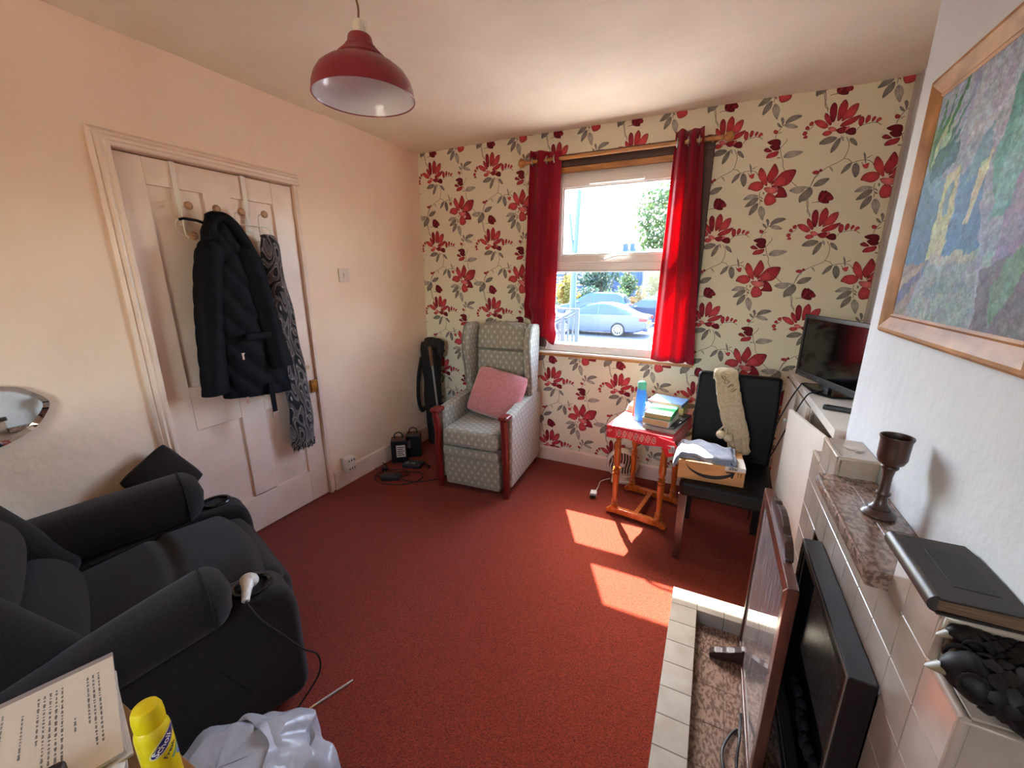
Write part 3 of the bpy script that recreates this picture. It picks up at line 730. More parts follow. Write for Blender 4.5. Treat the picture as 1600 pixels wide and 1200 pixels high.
# ------------------------------------------------------------------ grey recliner
rf = M('charcoal_fabric', (40, 35, 33), .9, c2=(32, 28, 26), vs=130, bump=.0012, bs=500, sheen=.12, spec=.12)
seam_m = M('dark_seam', (16, 14, 14), .9)
rc = thing('recliner_armchair', 'charcoal grey fabric recliner armchair with cup holders against the left wall', 'armchair', (-1.765, .108, 0), -17)
def soft(x0, x1, y0, y1, z0, z1, r, seg=5, M_=None): return MB().box(x0, x1, y0, y1, z0, z1, r, seg, M_)
for s, nm in ((1, 'near'), (-1, 'far')):
    x0, x1 = (.262, .41) if s > 0 else (-.41, -.262)
    pr = [(-.06, .04), (.735, .02), (.765, .06), (.765, .38), (.748, .452), (.69, .486), (.56, .478), (.30, .44), (-.06, .40)]
    if s < 0: pr = [(a+.05 if a > .5 else a, z_) for a, z_ in pr]
    b = MB(); b.prism(pr, x0, x1, frame((0, 0, 0), (0, 1, 0), (0, 0, 1), (1, 0, 0)), .028, 4); pan = obj('side_panel', b, rf, rc, smooth=50)
    xc = s*.335
    def armf(u, v):
        a = u*2*math.pi; y = -.08+(.68 if s > 0 else .75)*v
        e = 1 if v < .9 else math.sqrt(max(0, 1-((v-.9)/.1)**2))*.96+.04
        e *= min(1, .5+v*8)
        tb_ = (1-v)**1.3; w = (.106-.05*tb_) if s > 0 else .112-.02*tb_; h = (.080-.022*tb_) if s > 0 else .098-.01*tb_
        ca, sa = math.cos(a), math.sin(a)
        f = lambda t: math.copysign(abs(t)**.8, t)
        return (xc+s*(.012+.035*tb_*(s > 0))+w*e*f(ca), y, .522-.13*tb_*(1 if s > 0 else .25)+(.035 if s < 0 else 0)+h*e*f(sa))
    b = MB(); b.grid(armf, 40, 48, closed=True); ap = obj('arm_pad', b, rf, rc, smooth=60)
    b = MB(); b.tube([armf(i/40, .905) for i in range(40)], .0025, 5, closed=True); obj('seam', b, seam_m, ap)
    xc += s*.012; b = MB(); b.tube([(xc+.044*math.cos(i*math.pi/16), .652+(.05 if s < 0 else 0)+.052*math.sin(i*math.pi/16), .487) for i in range(32)], .008, 8, closed=True)
    b.lathe([(.043, .487), (.041, .42), (0, .418)], 28, T(xc, .652+(.05 if s < 0 else 0), 0) @ Matrix.Diagonal((1, 1.18, 1, 1))); obj('cup_holder', b, M('cup_black', (14, 14, 15), .25), rc)
    if s > 0:
        b = MB(); b.tube([(x1+.001, .52, .30), (x1+.001, .20, .36)], .0022, 5); b.tube([(x1+.001, .52, .30), (x1+.001, .585, .16)], .0022, 5)
        obj('pocket_seam', b, seam_m, pan)
b = soft(-.262, .262, .0, .78, .16, .44, .05); obj('seat_base', b, rf, rc, smooth=60)
def seatf(u, v):
    x = -.265+.53*u; y = .05+.72*v
    z = .385+.075*min(v/.6, 1)+.035*math.sin(math.pi*u)**.6
    g = min(abs(v-.60)*25, 1); z -= .016*(1-g)*1
    if v > .86: z -= .20*((v-.86)/.14)**2.2
    return (x, y+.02*math.sin(math.pi*u), z)
b = MB(); b.grid(seatf, 30, 60); obj('seat_cushion', b, rf, rc, smooth=60, solid=.09)
b = soft(-.262, .262, .70, .80, .06, .40, .045); obj('footrest', b, rf, rc, smooth=60)
# backrest in three padded bands
bf = frame((0, .24, .36), (1, 0, 0), (0, -.47, .883), (0, .883, .47))
def band(v0, v1, w, th):
    def f(u, v):
        a = (u*2-1); q = math.sin(math.pi*v)**.45
        return (a*w, v0+(v1-v0)*v, th*q*(1-.35*abs(a)**3))
    b = MB(); b.grid(f, 24, 14, M=bf)
    b.box(-w, w, v0, v1, -.10, .02, .03, 3, M=bf); return b
for k, (v0, v1, w, th) in enumerate(((.0, .22, .262, .10), (.22, .44, .27, .11), (.44, .70, .275, .12))): obj('back_cushion', band(v0, v1, w, th), rf, rc, smooth=60)
for s in (-1, 1):
    b = MB(); b.box(s*.265-.06 if s > 0 else -.325, .325 if s > 0 else -.205, .06, .66, -.10, .10, .05, 4, M=bf); obj('back_bolster', b, rf, rc, smooth=60)
# cushion wedged between recliner and wall
gc = thing('grey_cushion', 'dark grey creased cushion wedged between recliner arm and left wall', 'cushion', (-2.17, .83, .56))
o = obj('cushion', pillow(.25, .23, .10, 4), rf, gc, smooth=80); o.matrix_local = RY(80) @ RZ(30)
cb = thing('charging_cable', 'thin black cable with a plastic-wrapped plug hanging out of the recliner cup holder', 'cable', (-1.245, .628, .496))
wrap_m = M('clear_wrap', (222, 216, 204), .3, c2=(196, 190, 178), vs=40, bump=.004, bs=70)
b = MB(); b.ball((0, .0, .012), (.032, .026, .020), 14, 8); b.tube([(0.01, -.01, .015), (.035, -.03, .01), (.058, -.05, -.004)], [.020, .014, .011], 10); obj('wrapped_plug', b, wrap_m, cb, smooth=60)
obj('lead', MB().tube(catmull([(.058, -.05, -.004), (.085, -.03, -.08), (.097, .015, -.17), (.112, .065, -.27), (.128, .105, -.33), (.126, .10, -.41), (.11, .03, -.475), (.125, -.06, -.491)], 8), .0032, 6), cable_m, cb)

# ------------------------------------------------------------------ near table, papers, phone, spray can, bag, stick
oak = M('oak_veneer', (150, 108, 66), .45, c2=(122, 84, 48), vs=9, stretch=(1, 8, 8))
tb = thing('wooden_side_table', 'oak-topped side table at the camera corner under the papers', 'table', (-.80, -.06, 0))
obj('tabletop', MB().box(-.055, .36, -.30, .245, .752, .775, .004), oak, tb)
for x in (-.02, .33):
    for y in (-.27, .06): obj('leg', MB().box(x-.02, x+.02, y-.02, y+.02, 0, .752, .003), oak, tb)
pu, pv = Vector((.953, -.302, 0)), Vector((-.395, -.919, 0)); pv = Vector((-.302, -.953, 0))
P0 = Vector((-.857, .202, 0))
fd = thing('document_folder', 'translucent grey plastic folder under the letter on the near table', 'folder', (P0.x, P0.y, .776))
F = frame((0, 0, 0), pu, pv, (0, 0, 1)); F = Matrix((pu, pv, Vector((0, 0, 1)))).transposed().to_4x4()
obj('sheet', MB().box(-.076, .175, .004, .32, 0, .004, .001, M=F), M('grey_folder_plastic', (150, 140, 134), .3), fd)
letter_m = M('paper_cream', (216, 202, 180), .8)
white_p = M('paper_white', (220, 214, 206), .8, c2=(208, 202, 196), vs=20)
ps = thing('paper_stack', 'ragged stack of loose papers between the folder and the letter', 'papers', (P0.x, P0.y, .781))
for k in range(7):
    a = rnd.uniform(-3, 3); obj('sheet', MB().box(.002+rnd.uniform(-.004, .004), .207+rnd.uniform(0, .022), .004+rnd.uniform(-.004, .006), .30, k*.006, k*.006+.004, M=F @ RZ(a)), white_p, ps)
b = MB(); b.grid(lambda u, v: F @ Vector((.19+.05*u, -.004+.02*v+.01*u, .03+.012*u*v)), 4, 2); obj('curled_corner', b, white_p, ps, solid=.001)
lt = thing('letter', 'cream printed letter on top of the stack on the near table', 'paper', (P0.x, P0.y, .824))
obj('sheet', MB().box(.0, .210, .0, .297, 0, .0012, M=F), letter_m, lt)
# lines of print: words as short dark dashes, reading along the short side
def para(y0, n, l0, l1):
    b = MB()
    for i in range(n):
        y = y0+i*.0062; x = l0
        while x < l1-(0 if i < n-1 else rnd.uniform(.02, .08)):
            w = rnd.uniform(.003, .011); 
            for q in range(int(w/.0014)): 
                xx = x+q*.0014; h = rnd.choice((.0016, .002, .0028)); b.raw([(xx, y-h/2, 0), (xx+.0008, y-h/2, 0), (xx+.0008, y+h/2, 0), (xx, y+h/2, 0)], [[0, 1, 2, 3]], T(0, 0, .0016) @ F)
            x += w+.0022
    return stuff(obj('print_block', b, ink, lt, smooth=0))
for args in ((.018, 3, .025, .175), (.045, 1, .10, .175), (.058, 5, .02, .19), (.098, 1, .04, .18), (.118, 2, .02, .185), (.142, 3, .02, .18), (.172, 1, .03, .17), (.19, 3, .02, .18), (.222, 4, .02, .185), (.26, 2, .04, .17)): para(*args)
ph = thing('black_case', 'small black case with a red mark lying on the letter', 'case', (-.645, .025, .826))
Fp = Matrix((Vector((.9, -.43, 0)), Vector((.43, .9, 0)), Vector((0, 0, 1)))).transposed().to_4x4()
obj('body', MB().box(-.075, .05, -.16, .045, 0, .022, .006, 3, M=Fp), M('black_leather', (24, 20, 20), .4), ph)
obj('red_mark', MB().box(-.012, .002, .012, .022, .0215, .0228, M=Fp), M('red_print', (190, 60, 60), .5), ph)
# spray can
yel = M('yellow_can', (230, 206, 22), .3, coat=.4)
can = thing('spray_can', 'yellow aerosol spray can with rounded cap on the near table', 'spray can', (-.606, .157, .777)); can.scale = (.72, .72, .72)
obj('body', MB().lathe([(0, 0), (.024, 0), (.0265, .003), (.0265, .128), (.0255, .136), (.0225, .144), (.020, .148), (0, .149)], 40), yel, can)
obj('cap', MB().lathe([(.0215, .147), (.0232, .149), (.0235, .165), (.0225, .178), (.019, .187), (.012, .1915), (0, .193)], 40), M('yellow_cap', (226, 198, 8), .38), can)
a0 = 16
def oncan(r, tilt=38):
    def f(co):
        x, y = co.x, co.y; t = R(tilt); xx, yy = x*math.cos(t)-y*math.sin(t), x*math.sin(t)+y*math.cos(t)
        a = R(a0)+xx/.0265; return Vector((r*math.cos(a), r*math.sin(a), .090+yy+co.z*0))
    return f
def ell(cx, cy, rx, ry, mat, r, name):
    b = MB(); n_ = 36; f = oncan(r)
    rings = [(cx, cy)]; vs = [f(Vector((cx, cy, 0)))]
    for q in (.35, .7, 1):
        for i in range(n_): a = 2*math.pi*i/n_; vs.append(f(Vector((cx+rx*q*math.cos(a), cy+ry*q*math.sin(a), 0))))
    fs = [[0, 1+i, 1+(i+1) % n_] for i in range(n_)]
    for k in range(2):
        for i in range(n_): fs.append([1+k*n_+i, 1+k*n_+(i+1) % n_, 1+(k+1)*n_+(i+1) % n_, 1+(k+1)*n_+i])
    b.raw(vs, fs); return obj(name, b, mat, can, smooth=80)
ell(.012, .018, .032, .0125, M('pale_label', (222, 216, 170), .4), .02662, 'label_border')
ell(.012, .018, .029, .0098, M('navy_label', (34, 34, 110), .4), .02674, 'label')
wt_ = M('print_white', (235, 235, 235), .5)
text_part('lettering', 'Scholl', .016, wt_, can, None, fn=lambda c: oncan(.02688)(Vector((c.x-.013, c.y+.018, 0))), bold=True)
navy_i = M('print_navy', (36, 34, 80), .5)
text_part('lettering', 'Fresh', .0125, navy_i, can, None, fn=lambda c: oncan(.02675)(Vector((c.x-.014, c.y-.004, 0))), bold=True)
b = MB(); f_ = oncan(.02672)
b.grid(lambda u, v: f_(Vector((-.012+.06*u, -.016-.006*v, 0))), 16, 2); obj('green_stripe', b, M('print_green', (96, 150, 120), .5), can)
b = MB(); b.grid(lambda u, v: f_(Vector((-.006+.06*u, -.026-.016*v-.01*u*v, 0))), 16, 4); obj('blue_panel', b, M('print_blue', (96, 130, 190), .5), can)
# plastic bag
bagm = M('white_bag_plastic', (196, 198, 204), .3, c2=(172, 175, 182), vs=9, bump=.012, bs=11, tl=.25)
bg_ = thing('plastic_bag', 'crumpled white plastic carrier bag on the carpet beside the recliner', 'bag', (-.93, .325, 0), -22)
def bagf(u, v):
    a = u*2*math.pi; t = v
    r = ip(t, [(0, .9), (.15, 1.0), (.5, 1.0), (.75, .86), (.9, .55), (1, .0)])
    h = ip(t, [(0, 0), (.5, .19), (.75, .285), (.9, .325), (1, .335)])
    cr = .016*math.sin(a*5+t*6)+.008*math.sin(a*9-t*11)+.004*math.sin(a*17+t*5)
    return ((.165*r+cr)*math.cos(a)*1.0, (.24*r+cr)*math.sin(a), h+.014*math.sin(a*3+t*7)*min(1, t*3)*(1-t)*1.5)
b = MB(); b.grid(bagf, 96, 40, closed=True); obj('body', b, bagm, bg_, smooth=50)
b = MB(); b.grid(lambda u, v: (-.12+.24*u, .10+.10*v-.05*(2*u-1)**2+.006*math.sin(u*13), .318-.02*(2*u-1)**2-.05*v+.022*math.sin(v*5+u*3)+.006*math.sin(u*19+v*6)), 40, 16); obj('loose_fold', b, bagm, bg_, smooth=60)
stk = thing('pale_pencil', 'pale wooden pencil-like stick lying on the red carpet near the recliner', 'pencil', (-1.078, .738, .0045), 0)
dv = Vector((.05, .129, 0)).normalized(); 
obj('barrel', MB().tube([-dv*.055, dv*.055], .0042, 8), M('grey_lilac_paint', (176, 164, 160), .4), stk)
obj('tip', MB().tube([-dv*.055, -dv*.072, -dv*.085], [.0042, .0035, .001], 8), M('bare_wood', (206, 176, 130), .6), stk)
obj('end_cap', MB().tube([dv*.055, dv*.076], [.0042, .0036], 8), M('pale_metal', (214, 214, 214), .3, metal=.6), stk)

# ------------------------------------------------------------------ tiled fireplace, hearth and kerb
cream_t = M('cream_tile', (172, 154, 138), .22, c2=(158, 140, 122), vs=10, spec=.5, coat=.25, bump=.0006, bs=40)
kerb_t = M('kerb_tile', (176, 170, 158), .25, c2=(164, 156, 142), vs=12, coat=.25)
brown_t = M('brown_mottled_tile', (146, 120, 105), .25, c2=(98, 74, 63), vs=120, stretch=(1, .5, 1), coat=.5, ramp=(.44, .58), detail=8)
grout = M('grey_grout', (96, 82, 70), .9)
dark_in = M('sooty_firebrick', (40, 30, 26), .9)
fpl = thing('tiled_fireplace', 'cream tiled stepped fireplace with brown mottled mantel shelf and raised hearth kerb', 'fireplace', (0, 0, 0))
FX, FB = .385, XB                                        # face and back
b = MB()
FG = FX-.0045
b.box(FG, FB, .6815, .8825, 0, .8435); b.box(FG, FB, 1.4975, 1.6985, 0, .8435); b.box(FG, FB, .8825, 1.4975, .636, .838)
b.box(FG, FB, .7835, .9485, .838, .9315); b.box(FG, FB, 1.4315, 1.5965, .838, .9315)
b.box(.074, FX, .60, 1.611, 0, .0395); b.box(-.0235, .0745, .60, 1.7085, 0, .1005); b.box(.0745, FX-.007, 1.6095, 1.7085, 0, .1005)
b.box(FB-.012, FB, .882, 1.498, 0, .635)
obj('body', b, grout, fpl, smooth=0)
b = MB(); b.box(FX+.045, FX+.06, .884, 1.497, .036, .634); obj('back_board', b, M('brown_board', (140, 92, 56), .5, c2=(112, 70, 40), vs=12, stretch=(1, 6, .6)), fpl)
TM = {}
def tile(name, x0, x1, y0, y1, z0, z1, mat, bev=.0012):
    g = .0007; key = (name, round(x1-x0, 4), round(y1-y0, 4), round(z1-z0, 4), mat.name)
    dx, dy, dz = [(q-2*g if q > .02 else q) for q in (x1-x0, y1-y0, z1-z0)]
    if key not in TM: TM[key] = MB().box(-dx/2, dx/2, -dy/2, dy/2, -dz/2, dz/2, bev, 2 if bev > .004 else 1).mesh(name, mat, 0 if bev < .004 else 40)
    return put(name, TM[key], fpl, ((x0+x1)/2, (y0+y1)/2, (z0+z1)/2))
ys = [.68+.102*k for k in range(11)]; zs = [.84-.0985*k for k in range(9)]
for k in range(10):
    for j in range(8):
        if 2 <= k <= 7 and zs[j] < .66: continue
        tile('face_tile', FX-.006, FX, ys[k], ys[k+1], max(zs[j+1], .04), zs[j], cream_t)
for y0, y1 in ((.782, .884), (.884, .95), (1.43, 1.496), (1.496, 1.598)): tile('face_tile', FX-.006, FX, y0, y1, .84, .928, cream_t)
for z0, z1, y, s in ((.84, .928, .782, -1), (.84, .928, .95, 1), (.84, .928, 1.43, -1), (.84, .928, 1.598, 1), (.742, .84, .68, -1), (.643, .742, .68, -1), (.545, .643, .68, -1), (.446, .545, .68, -1)):
    tile('side_tile', FX+.004, FB-.001, y-.006 if s < 0 else y, y if s < 0 else y+.006, z0, z1, cream_t)
for y0, y1 in ((.782, .866), (.866, .95), (1.43, 1.514), (1.514, 1.598)): tile('pier_top_tile', FX+.006, FB-.001, y0, y1, .926, .933, cream_t)
for y0, y1 in ((.68, .782), (1.598, 1.70)): tile('shoulder_top_tile', FX+.006, FB-.001, y0, y1, .838, .845, cream_t)
def rim(pts): return obj('bullnose', MB().tube(pts, .0075, 10), cream_t, fpl, smooth=60)
for y0, y1, z in ((.782, .95, .927), (1.43, 1.598, .927), (.676, .782, .839), (1.598, 1.702, .839)): rim([(FX, y0, z), (FX, y1, z)])
for y, z, z0 in ((.780, .927, .845), (1.43, .927, .875), (.678, .839, .10)): rim([(FX, y, z0), (FX, y, z), (FB-.002, y, z)])
# mantel shelf: brown tiles, rounded front lip
for k in range(5):
    y0 = .952+k*.0952; y1 = y0+.0952
    tile('shelf_tile', .41, FB-.001, y0, y1, .840, .874, brown_t)
    lip = MB().prism([(.41, .836), (.41, .874), (.346, .874), (.340, .871), (.338, .866), (.338, .842), (.341, .837), (.346, .836)], y0+.0007, y1-.0007, frame((0, 0, 0), (1, 0, 0), (0, 0, 1), (0, 1, 0)) if False else Matrix(((1, 0, 0, 0), (0, 0, 1, 0), (0, 1, 0, 0), (0, 0, 0, 1))))
    obj('shelf_lip_tile', lip, brown_t, fpl, smooth=40)
obj('shelf_core', MB().box(.341, FB-.001, .953, 1.427, .838, .8725), grout, fpl, smooth=0)
# hearth tiles and kerb tiles
for i in range(3):
    for j in range(7): tile('hearth_tile', .077+.1017*i, .077+.1017*(i+1), 1.611-.1425*(j+1), 1.611-.1425*j, .034, .041, brown_t)
for k in range(11):
    y1 = 1.71-.1015*k; tile('kerb_tile', -.025, .076, y1-.1015, y1, .0, .102, kerb_t, .0012)
for k in range(3): tile('kerb_tile', .076+.1017*k, .076+.1017*(k+1), 1.608, 1.71, .0, .102, kerb_t, .0012)
# ------------------------------------------------------------------ electric fire standing in front of the opening
fire_m = M('black_fire_metal', (13, 13, 14), .38, c2=(17, 16, 16), vs=30, spec=.5)
fire_e = M('worn_highlight_edge', (122, 112, 102), .45, metal=.2)  # pale colour holds both worn metal and an edge highlight
ef = thing('electric_fire', 'black box-framed electric fire standing before the tiled fireplace', 'fire', (.352, 1.135, .041))
FH, FW, FT = .625, .255, .024
def mitre(y0, y1, z0, z1, t, d0, d1, bev):
    b = MB(); f = frame((0, 0, 0), (0, 1, 0), (0, 0, 1), (1, 0, 0))
    for P in ([(y0, z1), (y1, z1), (y1-t, z1-t), (y0+t, z1-t)], [(y0, z0), (y0+t, z0+t), (y1-t, z0+t), (y1, z0)], [(y0, z0), (y0, z1), (y0+t, z1-t), (y0+t, z0+t)], [(y1, z1), (y1, z0), (y1-t, z0+t), (y1-t, z1-t)]):
        b.prism(P, d0, d1, f, bev, 1)
    return b
obj('outer_frame', mitre(-FW, FW, 0, FH, .030, -FT, FT, .002), fire_m, ef, smooth=20)
obj('inner_lip', mitre(-FW+.030, FW-.030, .030, FH-.030, .010, -FT+.004, FT-.004, .001), fire_e, ef, smooth=20)
obj('worn_highlight_strip', mitre(-FW+.004, FW-.004, .004, FH-.004, .006, -FT-.0015, -FT+.001, .0), fire_e, ef, smooth=0)
b = MB(); I0, I1, Z0, Z1 = -FW+.040, FW-.040, .040, FH-.040
b.raw([(-FT+.006, I0, Z0), (-FT+.006, I1, Z0), (-FT+.006, I1, Z1), (-FT+.006, I0, Z1), (FT, I0+.05, Z0+.05), (FT, I1-.05, Z0+.05), (FT, I1-.05, Z1-.05), (FT, I0+.05, Z1-.05)],
      [[0, 1, 5, 4], [1, 2, 6, 5], [2, 3, 7, 6], [3, 0, 4, 7], [4, 5, 6, 7]]); obj('bevelled_recess', b, fire_m, ef, smooth=0)
b = MB(); b.prism([(I0+.05, .30), (I1-.05, .30), (I1-.06, Z1-.055), (I0+.06, Z1-.055)], -.004, .004, frame((.006, 0, 0), (0, 1, 0), (0, 0, 1), (1, 0, 0)) @ T(0, 0, 0), .002)
obj('canopy', b, M('speckled_canopy', (74, 70, 68), .3, c2=(128, 130, 134), vs=90, ramp=(.58, .66)), ef)
for k in range(4):
    obj('grille_slat', MB().box(-.02, -.012, I0+.02, I1-.02, .06+k*.022, .070+k*.022, .002), M('grille_grey', (60, 56, 54), .4, metal=.5), ef)
for k in range(9):
    obj('coal', MB().ball((.004+rnd.uniform(-.006, .006), I0+.07+k*.036, .175+rnd.uniform(0, .02)), (.014, .024, .02), 8, 6, RX(rnd.uniform(0, 90))), M('black_coal', (20, 18, 18), .8, bump=.006, bs=60), ef, smooth=20)
# ------------------------------------------------------------------ framed mirror fire screen
scr_w = M('red_brown_wood', (98, 54, 40), .35, c2=(70, 36, 27), vs=10, stretch=(5, 5, .6), coat=.25)
fs = thing('mirror_fire_screen', 'wooden framed mirror screen with carved crest standing on the hearth', 'mirror', (.246, 1.30, .041))
W2, SH = .272, .685
def sbar(name, P, d0=-.013, d1=.013): return obj(name, MB().prism(P, d0, d1, frame((0, 0, 0), (0, 1, 0), (0, 0, 1), (1, 0, 0)), .004, 2), scr_w, fs, smooth=30)
t = .042
sbar('top_rail', [(-W2, SH), (W2, SH), (W2-t, SH-t), (-W2+t, SH-t)]); sbar('bottom_rail', [(-W2, .012), (-W2+.02, .032), (W2-.02, .032), (W2, .012)])
sbar('stile', [(-W2, .012), (-W2, SH), (-W2+t, SH-t), (-W2+.03, .034)]); sbar('stile', [(W2, SH), (W2, .012), (W2-.02, .034), (W2-.022, SH-t)])
md = bpy.data.materials.new('dusty_mirror'); md.use_nodes = True; n = md.node_tree.nodes; L = md.node_tree.links; pb = n['Principled BSDF']
pb.inputs['Metallic'].default_value = 1; pb.inputs['Roughness'].default_value = .05; pb.inputs['Base Color'].default_value = (.72, .70, .68, 1)
df = n.new('ShaderNodeBsdfDiffuse'); df.inputs[0].default_value = (.50, .43, .41, 1); mx = n.new('ShaderNodeMixShader')
tc = n.new('ShaderNodeTexCoord'); mp = n.new('ShaderNodeMapping'); mp.inputs['Scale'].default_value = (1, 30, 3); tn = n.new('ShaderNodeTexNoise'); tn.inputs['Scale'].default_value = 3; tn.inputs['Detail'].default_value = 5
rp = n.new('ShaderNodeMapRange'); rp.inputs[1].default_value = .3; rp.inputs[2].default_value = .75; rp.inputs[3].default_value = .12; rp.inputs[4].default_value = .5
L.new(tc.outputs['Object'], mp.inputs[0]); L.new(mp.outputs[0], tn.inputs['Vector']); L.new(tn.outputs['Fac'], rp.inputs[0]); L.new(rp.outputs[0], mx.inputs[0])
L.new(pb.outputs[0], mx.inputs[1]); L.new(df.outputs[0], mx.inputs[2]); L.new(mx.outputs[0], n['Material Output'].inputs[0])
obj('mirror_glass', MB().box(-.006, .004, -W2+.025, W2-.018, .028, SH-.036), md, fs, smooth=0)
crest = [(-.16, 0), (-.16, .012), (-.135, .022), (-.125, .038), (-.10, .044), (-.085, .036), (-.06, .05), (-.02, .058), (.02, .058), (.06, .05), (.085, .036), (.10, .044), (.125, .038), (.135, .022), (.16, .012), (.16, 0)]
obj('crest', MB().prism([(a, b_+SH-.002) for a, b_ in crest], -.009, .011, frame((.004, 0, 0), (0, 1, 0), (0, 0, 1), (1, 0, 0)), .004, 2), M('dark_carved_wood', (58, 34, 28), .4), fs, smooth=40)
dk = MATS['dark_carved_wood']
for y in (.165, -.282):
    P = [(-.115, 0), (-.118, .018), (-.10, .034), (-.075, .038), (-.06, .050), (-.035, .056), (-.014, .075), (.0, .08), (.05, .05), (.085, .03), (.09, 0), (.06, 0), (.04, .012), (-.03, .018), (-.06, .004), (-.08, 0)]
    obj('foot', MB().prism(P, -.014, .014, frame((0, y, 0), (1, 0, 0), (0, 0, 1), (0, -1, 0)), .004, 2), dk, fs, smooth=40)
for nm, lb_, P in (('black_lead', 'black cable looping on the hearth left of the mirror screen foot', [(.215, 1.20, .046), (.195, 1.17, .05), (.17, 1.10, .06), (.175, 1.03, .06), (.19, .95, .046)]), ('black_lead', 'black cable running close along the mirror screen bottom on the hearth', [(.228, 1.26, .046), (.218, 1.16, .075), (.208, 1.08, .06), (.212, 1.0, .05), (.205, .92, .046)])):
    o = obj(nm, MB().tube(catmull(P, 8), .0042, 8), cable_m); tag(o, lb_, 'cable')
# ------------------------------------------------------------------ on the mantel
gob = thing('wooden_goblet', 'dark turned wooden goblet standing on the mantel shelf', 'goblet', (.425, 1.212, .8745))
gw = M('dark_turned_wood', (70, 42, 33), .42, c2=(50, 28, 23), vs=12, stretch=(4, 4, 1), coat=.2)
obj('stem_and_foot', MB().lathe([(0, 0), (.033, 0), (.035, .004), (.032, .010), (.026, .016), (.022, .018), (.0225, .022), (.0175, .026), (.0125, .036), (.0105, .052), (.0145, .058), (.0145, .062), (.0105, .066), (.0098, .105), (.0125, .122), (.017, .128), (.017, .132), (.014, .135), (0, .135)], 36), gw, gob, smooth=50)
obj('bowl', MB().lathe([(0, .133), (.014, .134), (.024, .141), (.029, .154), (.0292, .178), (.0296, .198), (.0325, .206), (.0318, .209), (.0295, .208), (.0270, .192), (.0265, .16), (.022, .147), (0, .142)], 36), gw, gob, smooth=50)
bk_ = thing('old_book', 'worn dark leather book with rounded spine on the near end of the fireplace', 'book', (.42, .868, .9335))
lea = M('dark_leather', (44, 32, 28), .5, c2=(32, 23, 20), vs=22, bump=.0008, bs=200)
b = MB(); b.prism([(-.052, -.098), (.052, -.093), (.056, -.02), (.056, .06), (.05, .094), (-.052, .092)], 0, .004, None, .0015); b.prism([(-.052, -.098), (.052, -.093), (.056, -.02), (.056, .06), (.05, .094), (-.052, .092)], .026, .030, None, .0015)
obj('cover', b, lea, bk_)
b = MB(); b.prism([(-.015*math.cos(a)*.9, .015*math.sin(a)) for a in [R(-90+180*i/10) for i in range(11)]], -.097, .092, frame((-.050, 0, .015), (1, 0, 0), (0, 0, 1), (0, -1, 0)) @ T(0, 0, -.0)); obj('spine', b, M('highlight_spine', (70, 62, 58), .42, c2=(40, 34, 32), vs=40, stretch=(1, .2, 1)), bk_, smooth=60)  # paler grey puts the rounded spine's highlight into its colour
obj('pages', MB().box(-.05, .050, -.090, .089, .004, .026), M('old_pages', (112, 84, 60), .8, c2=(84, 60, 42), vs=60, stretch=(.3, .3, 8)), bk_, smooth=0)
obj('cover_inset', MB().box(-.022, .034, -.055, .055, .0295, .0308, .0005), M('inset_leather', (28, 24, 23), .55), bk_)
tr = thing('metal_trinket', 'tiny bright metal trinket lying on the far tiled pier', 'trinket', (.433, 1.50, .934), 20)
for k in range(3): obj('prong', MB().tube([(-.006+.006*k, .0, .002), (-.010+.006*k, .026, .002)], .0013, 6), M('bright_metal', (230, 228, 224), .2, metal=.6), tr)
obj('body', MB().ball((.012, -.010, .0025), (.016, .004, .0025), 10, 6), steel, tr)
# dark carved pair of birds
carv = M('black_carved_wood', (24, 18, 17), .55, c2=(15, 11, 11), vs=30, spec=.25)
horn = M('pale_horn', (118, 104, 76), .4)
cv = thing('carved_bird_ornament', 'dark carved wooden pair of feathered birds with pale beaks on the near fireplace step', 'ornament', (.43, .735, .8455))
def bird(o, d, sc_, lift):
    ox, oy, oz = o
    b = MB()
    m = T(ox, oy, oz) @ RZ(d) @ Matrix.Diagonal((sc_, sc_, sc_, 1))
    def bf_(u, v):
        a = u*2*math.pi; x = -.03+.13*v
        r = ip(v, [(0, .004), (.06, .016), (.18, .024), (.3, .021), (.5, .034), (.8, .036), (1, .006)])
        return m @ Vector((x, r*math.cos(a)*1.0, lift*max(0, 1-v*2.2)+.032+r*.9*math.sin(a)-.006*v))
    b.grid(bf_, 28, 30, closed=True); body_ = obj('bird_body', b, carv, cv, smooth=60)
    f = MB()
    for row in range(12):                                 # overlapping carved feathers
        v = .20+row*.066
        for k in range(11):
            a = (k+.5*(row % 2))/11*2*math.pi
            p = Vector(bf_((a/(2*math.pi)) % 1, v)); p2 = Vector(bf_((a/(2*math.pi)) % 1, min(v+.11, 1)))
            c_ = m @ Vector((-.03+.13*v, 0, .032)); out = (p-c_).normalized()
            side = (p2-p).cross(out); 
            if side.length < 1e-6: continue
            side = side.normalized()*.0066*sc_
            q = p2+out*.0035*sc_; mid = (p+q)/2+out*.002*sc_
            f.raw([p-side*.5+out*.001, p+side*.5+out*.001, mid+side*1.2, q, mid-side*1.2, mid+out*.0018*sc_], [[0, 1, 5], [1, 2, 5], [2, 3, 5], [3, 4, 5], [4, 0, 5]])
    stuff(obj('carved_feathers', f, carv, body_, smooth=80))
    for s in (-1, 1): obj('eye_ring', MB().tube([m @ Vector((-.012+.010*math.cos(i*.5), s*.0185, lift*.8+.036+.010*math.sin(i*.5))) for i in range(13)], .0022*sc_, 6), carv, body_)
    k = MB(); k.grid(lambda u, v: m @ Vector((-.026-.013*v, (.0085*(1-v)**.6+.001)*math.cos(u*2*math.pi), lift*1.0+.030-.006*v+.006*(1-v)*math.sin(u*2*math.pi))), 12, 8, closed=True); obj('beak', k, horn, cv, smooth=60)
bird((-.012, .028, .004), 2, 1.2, .022)
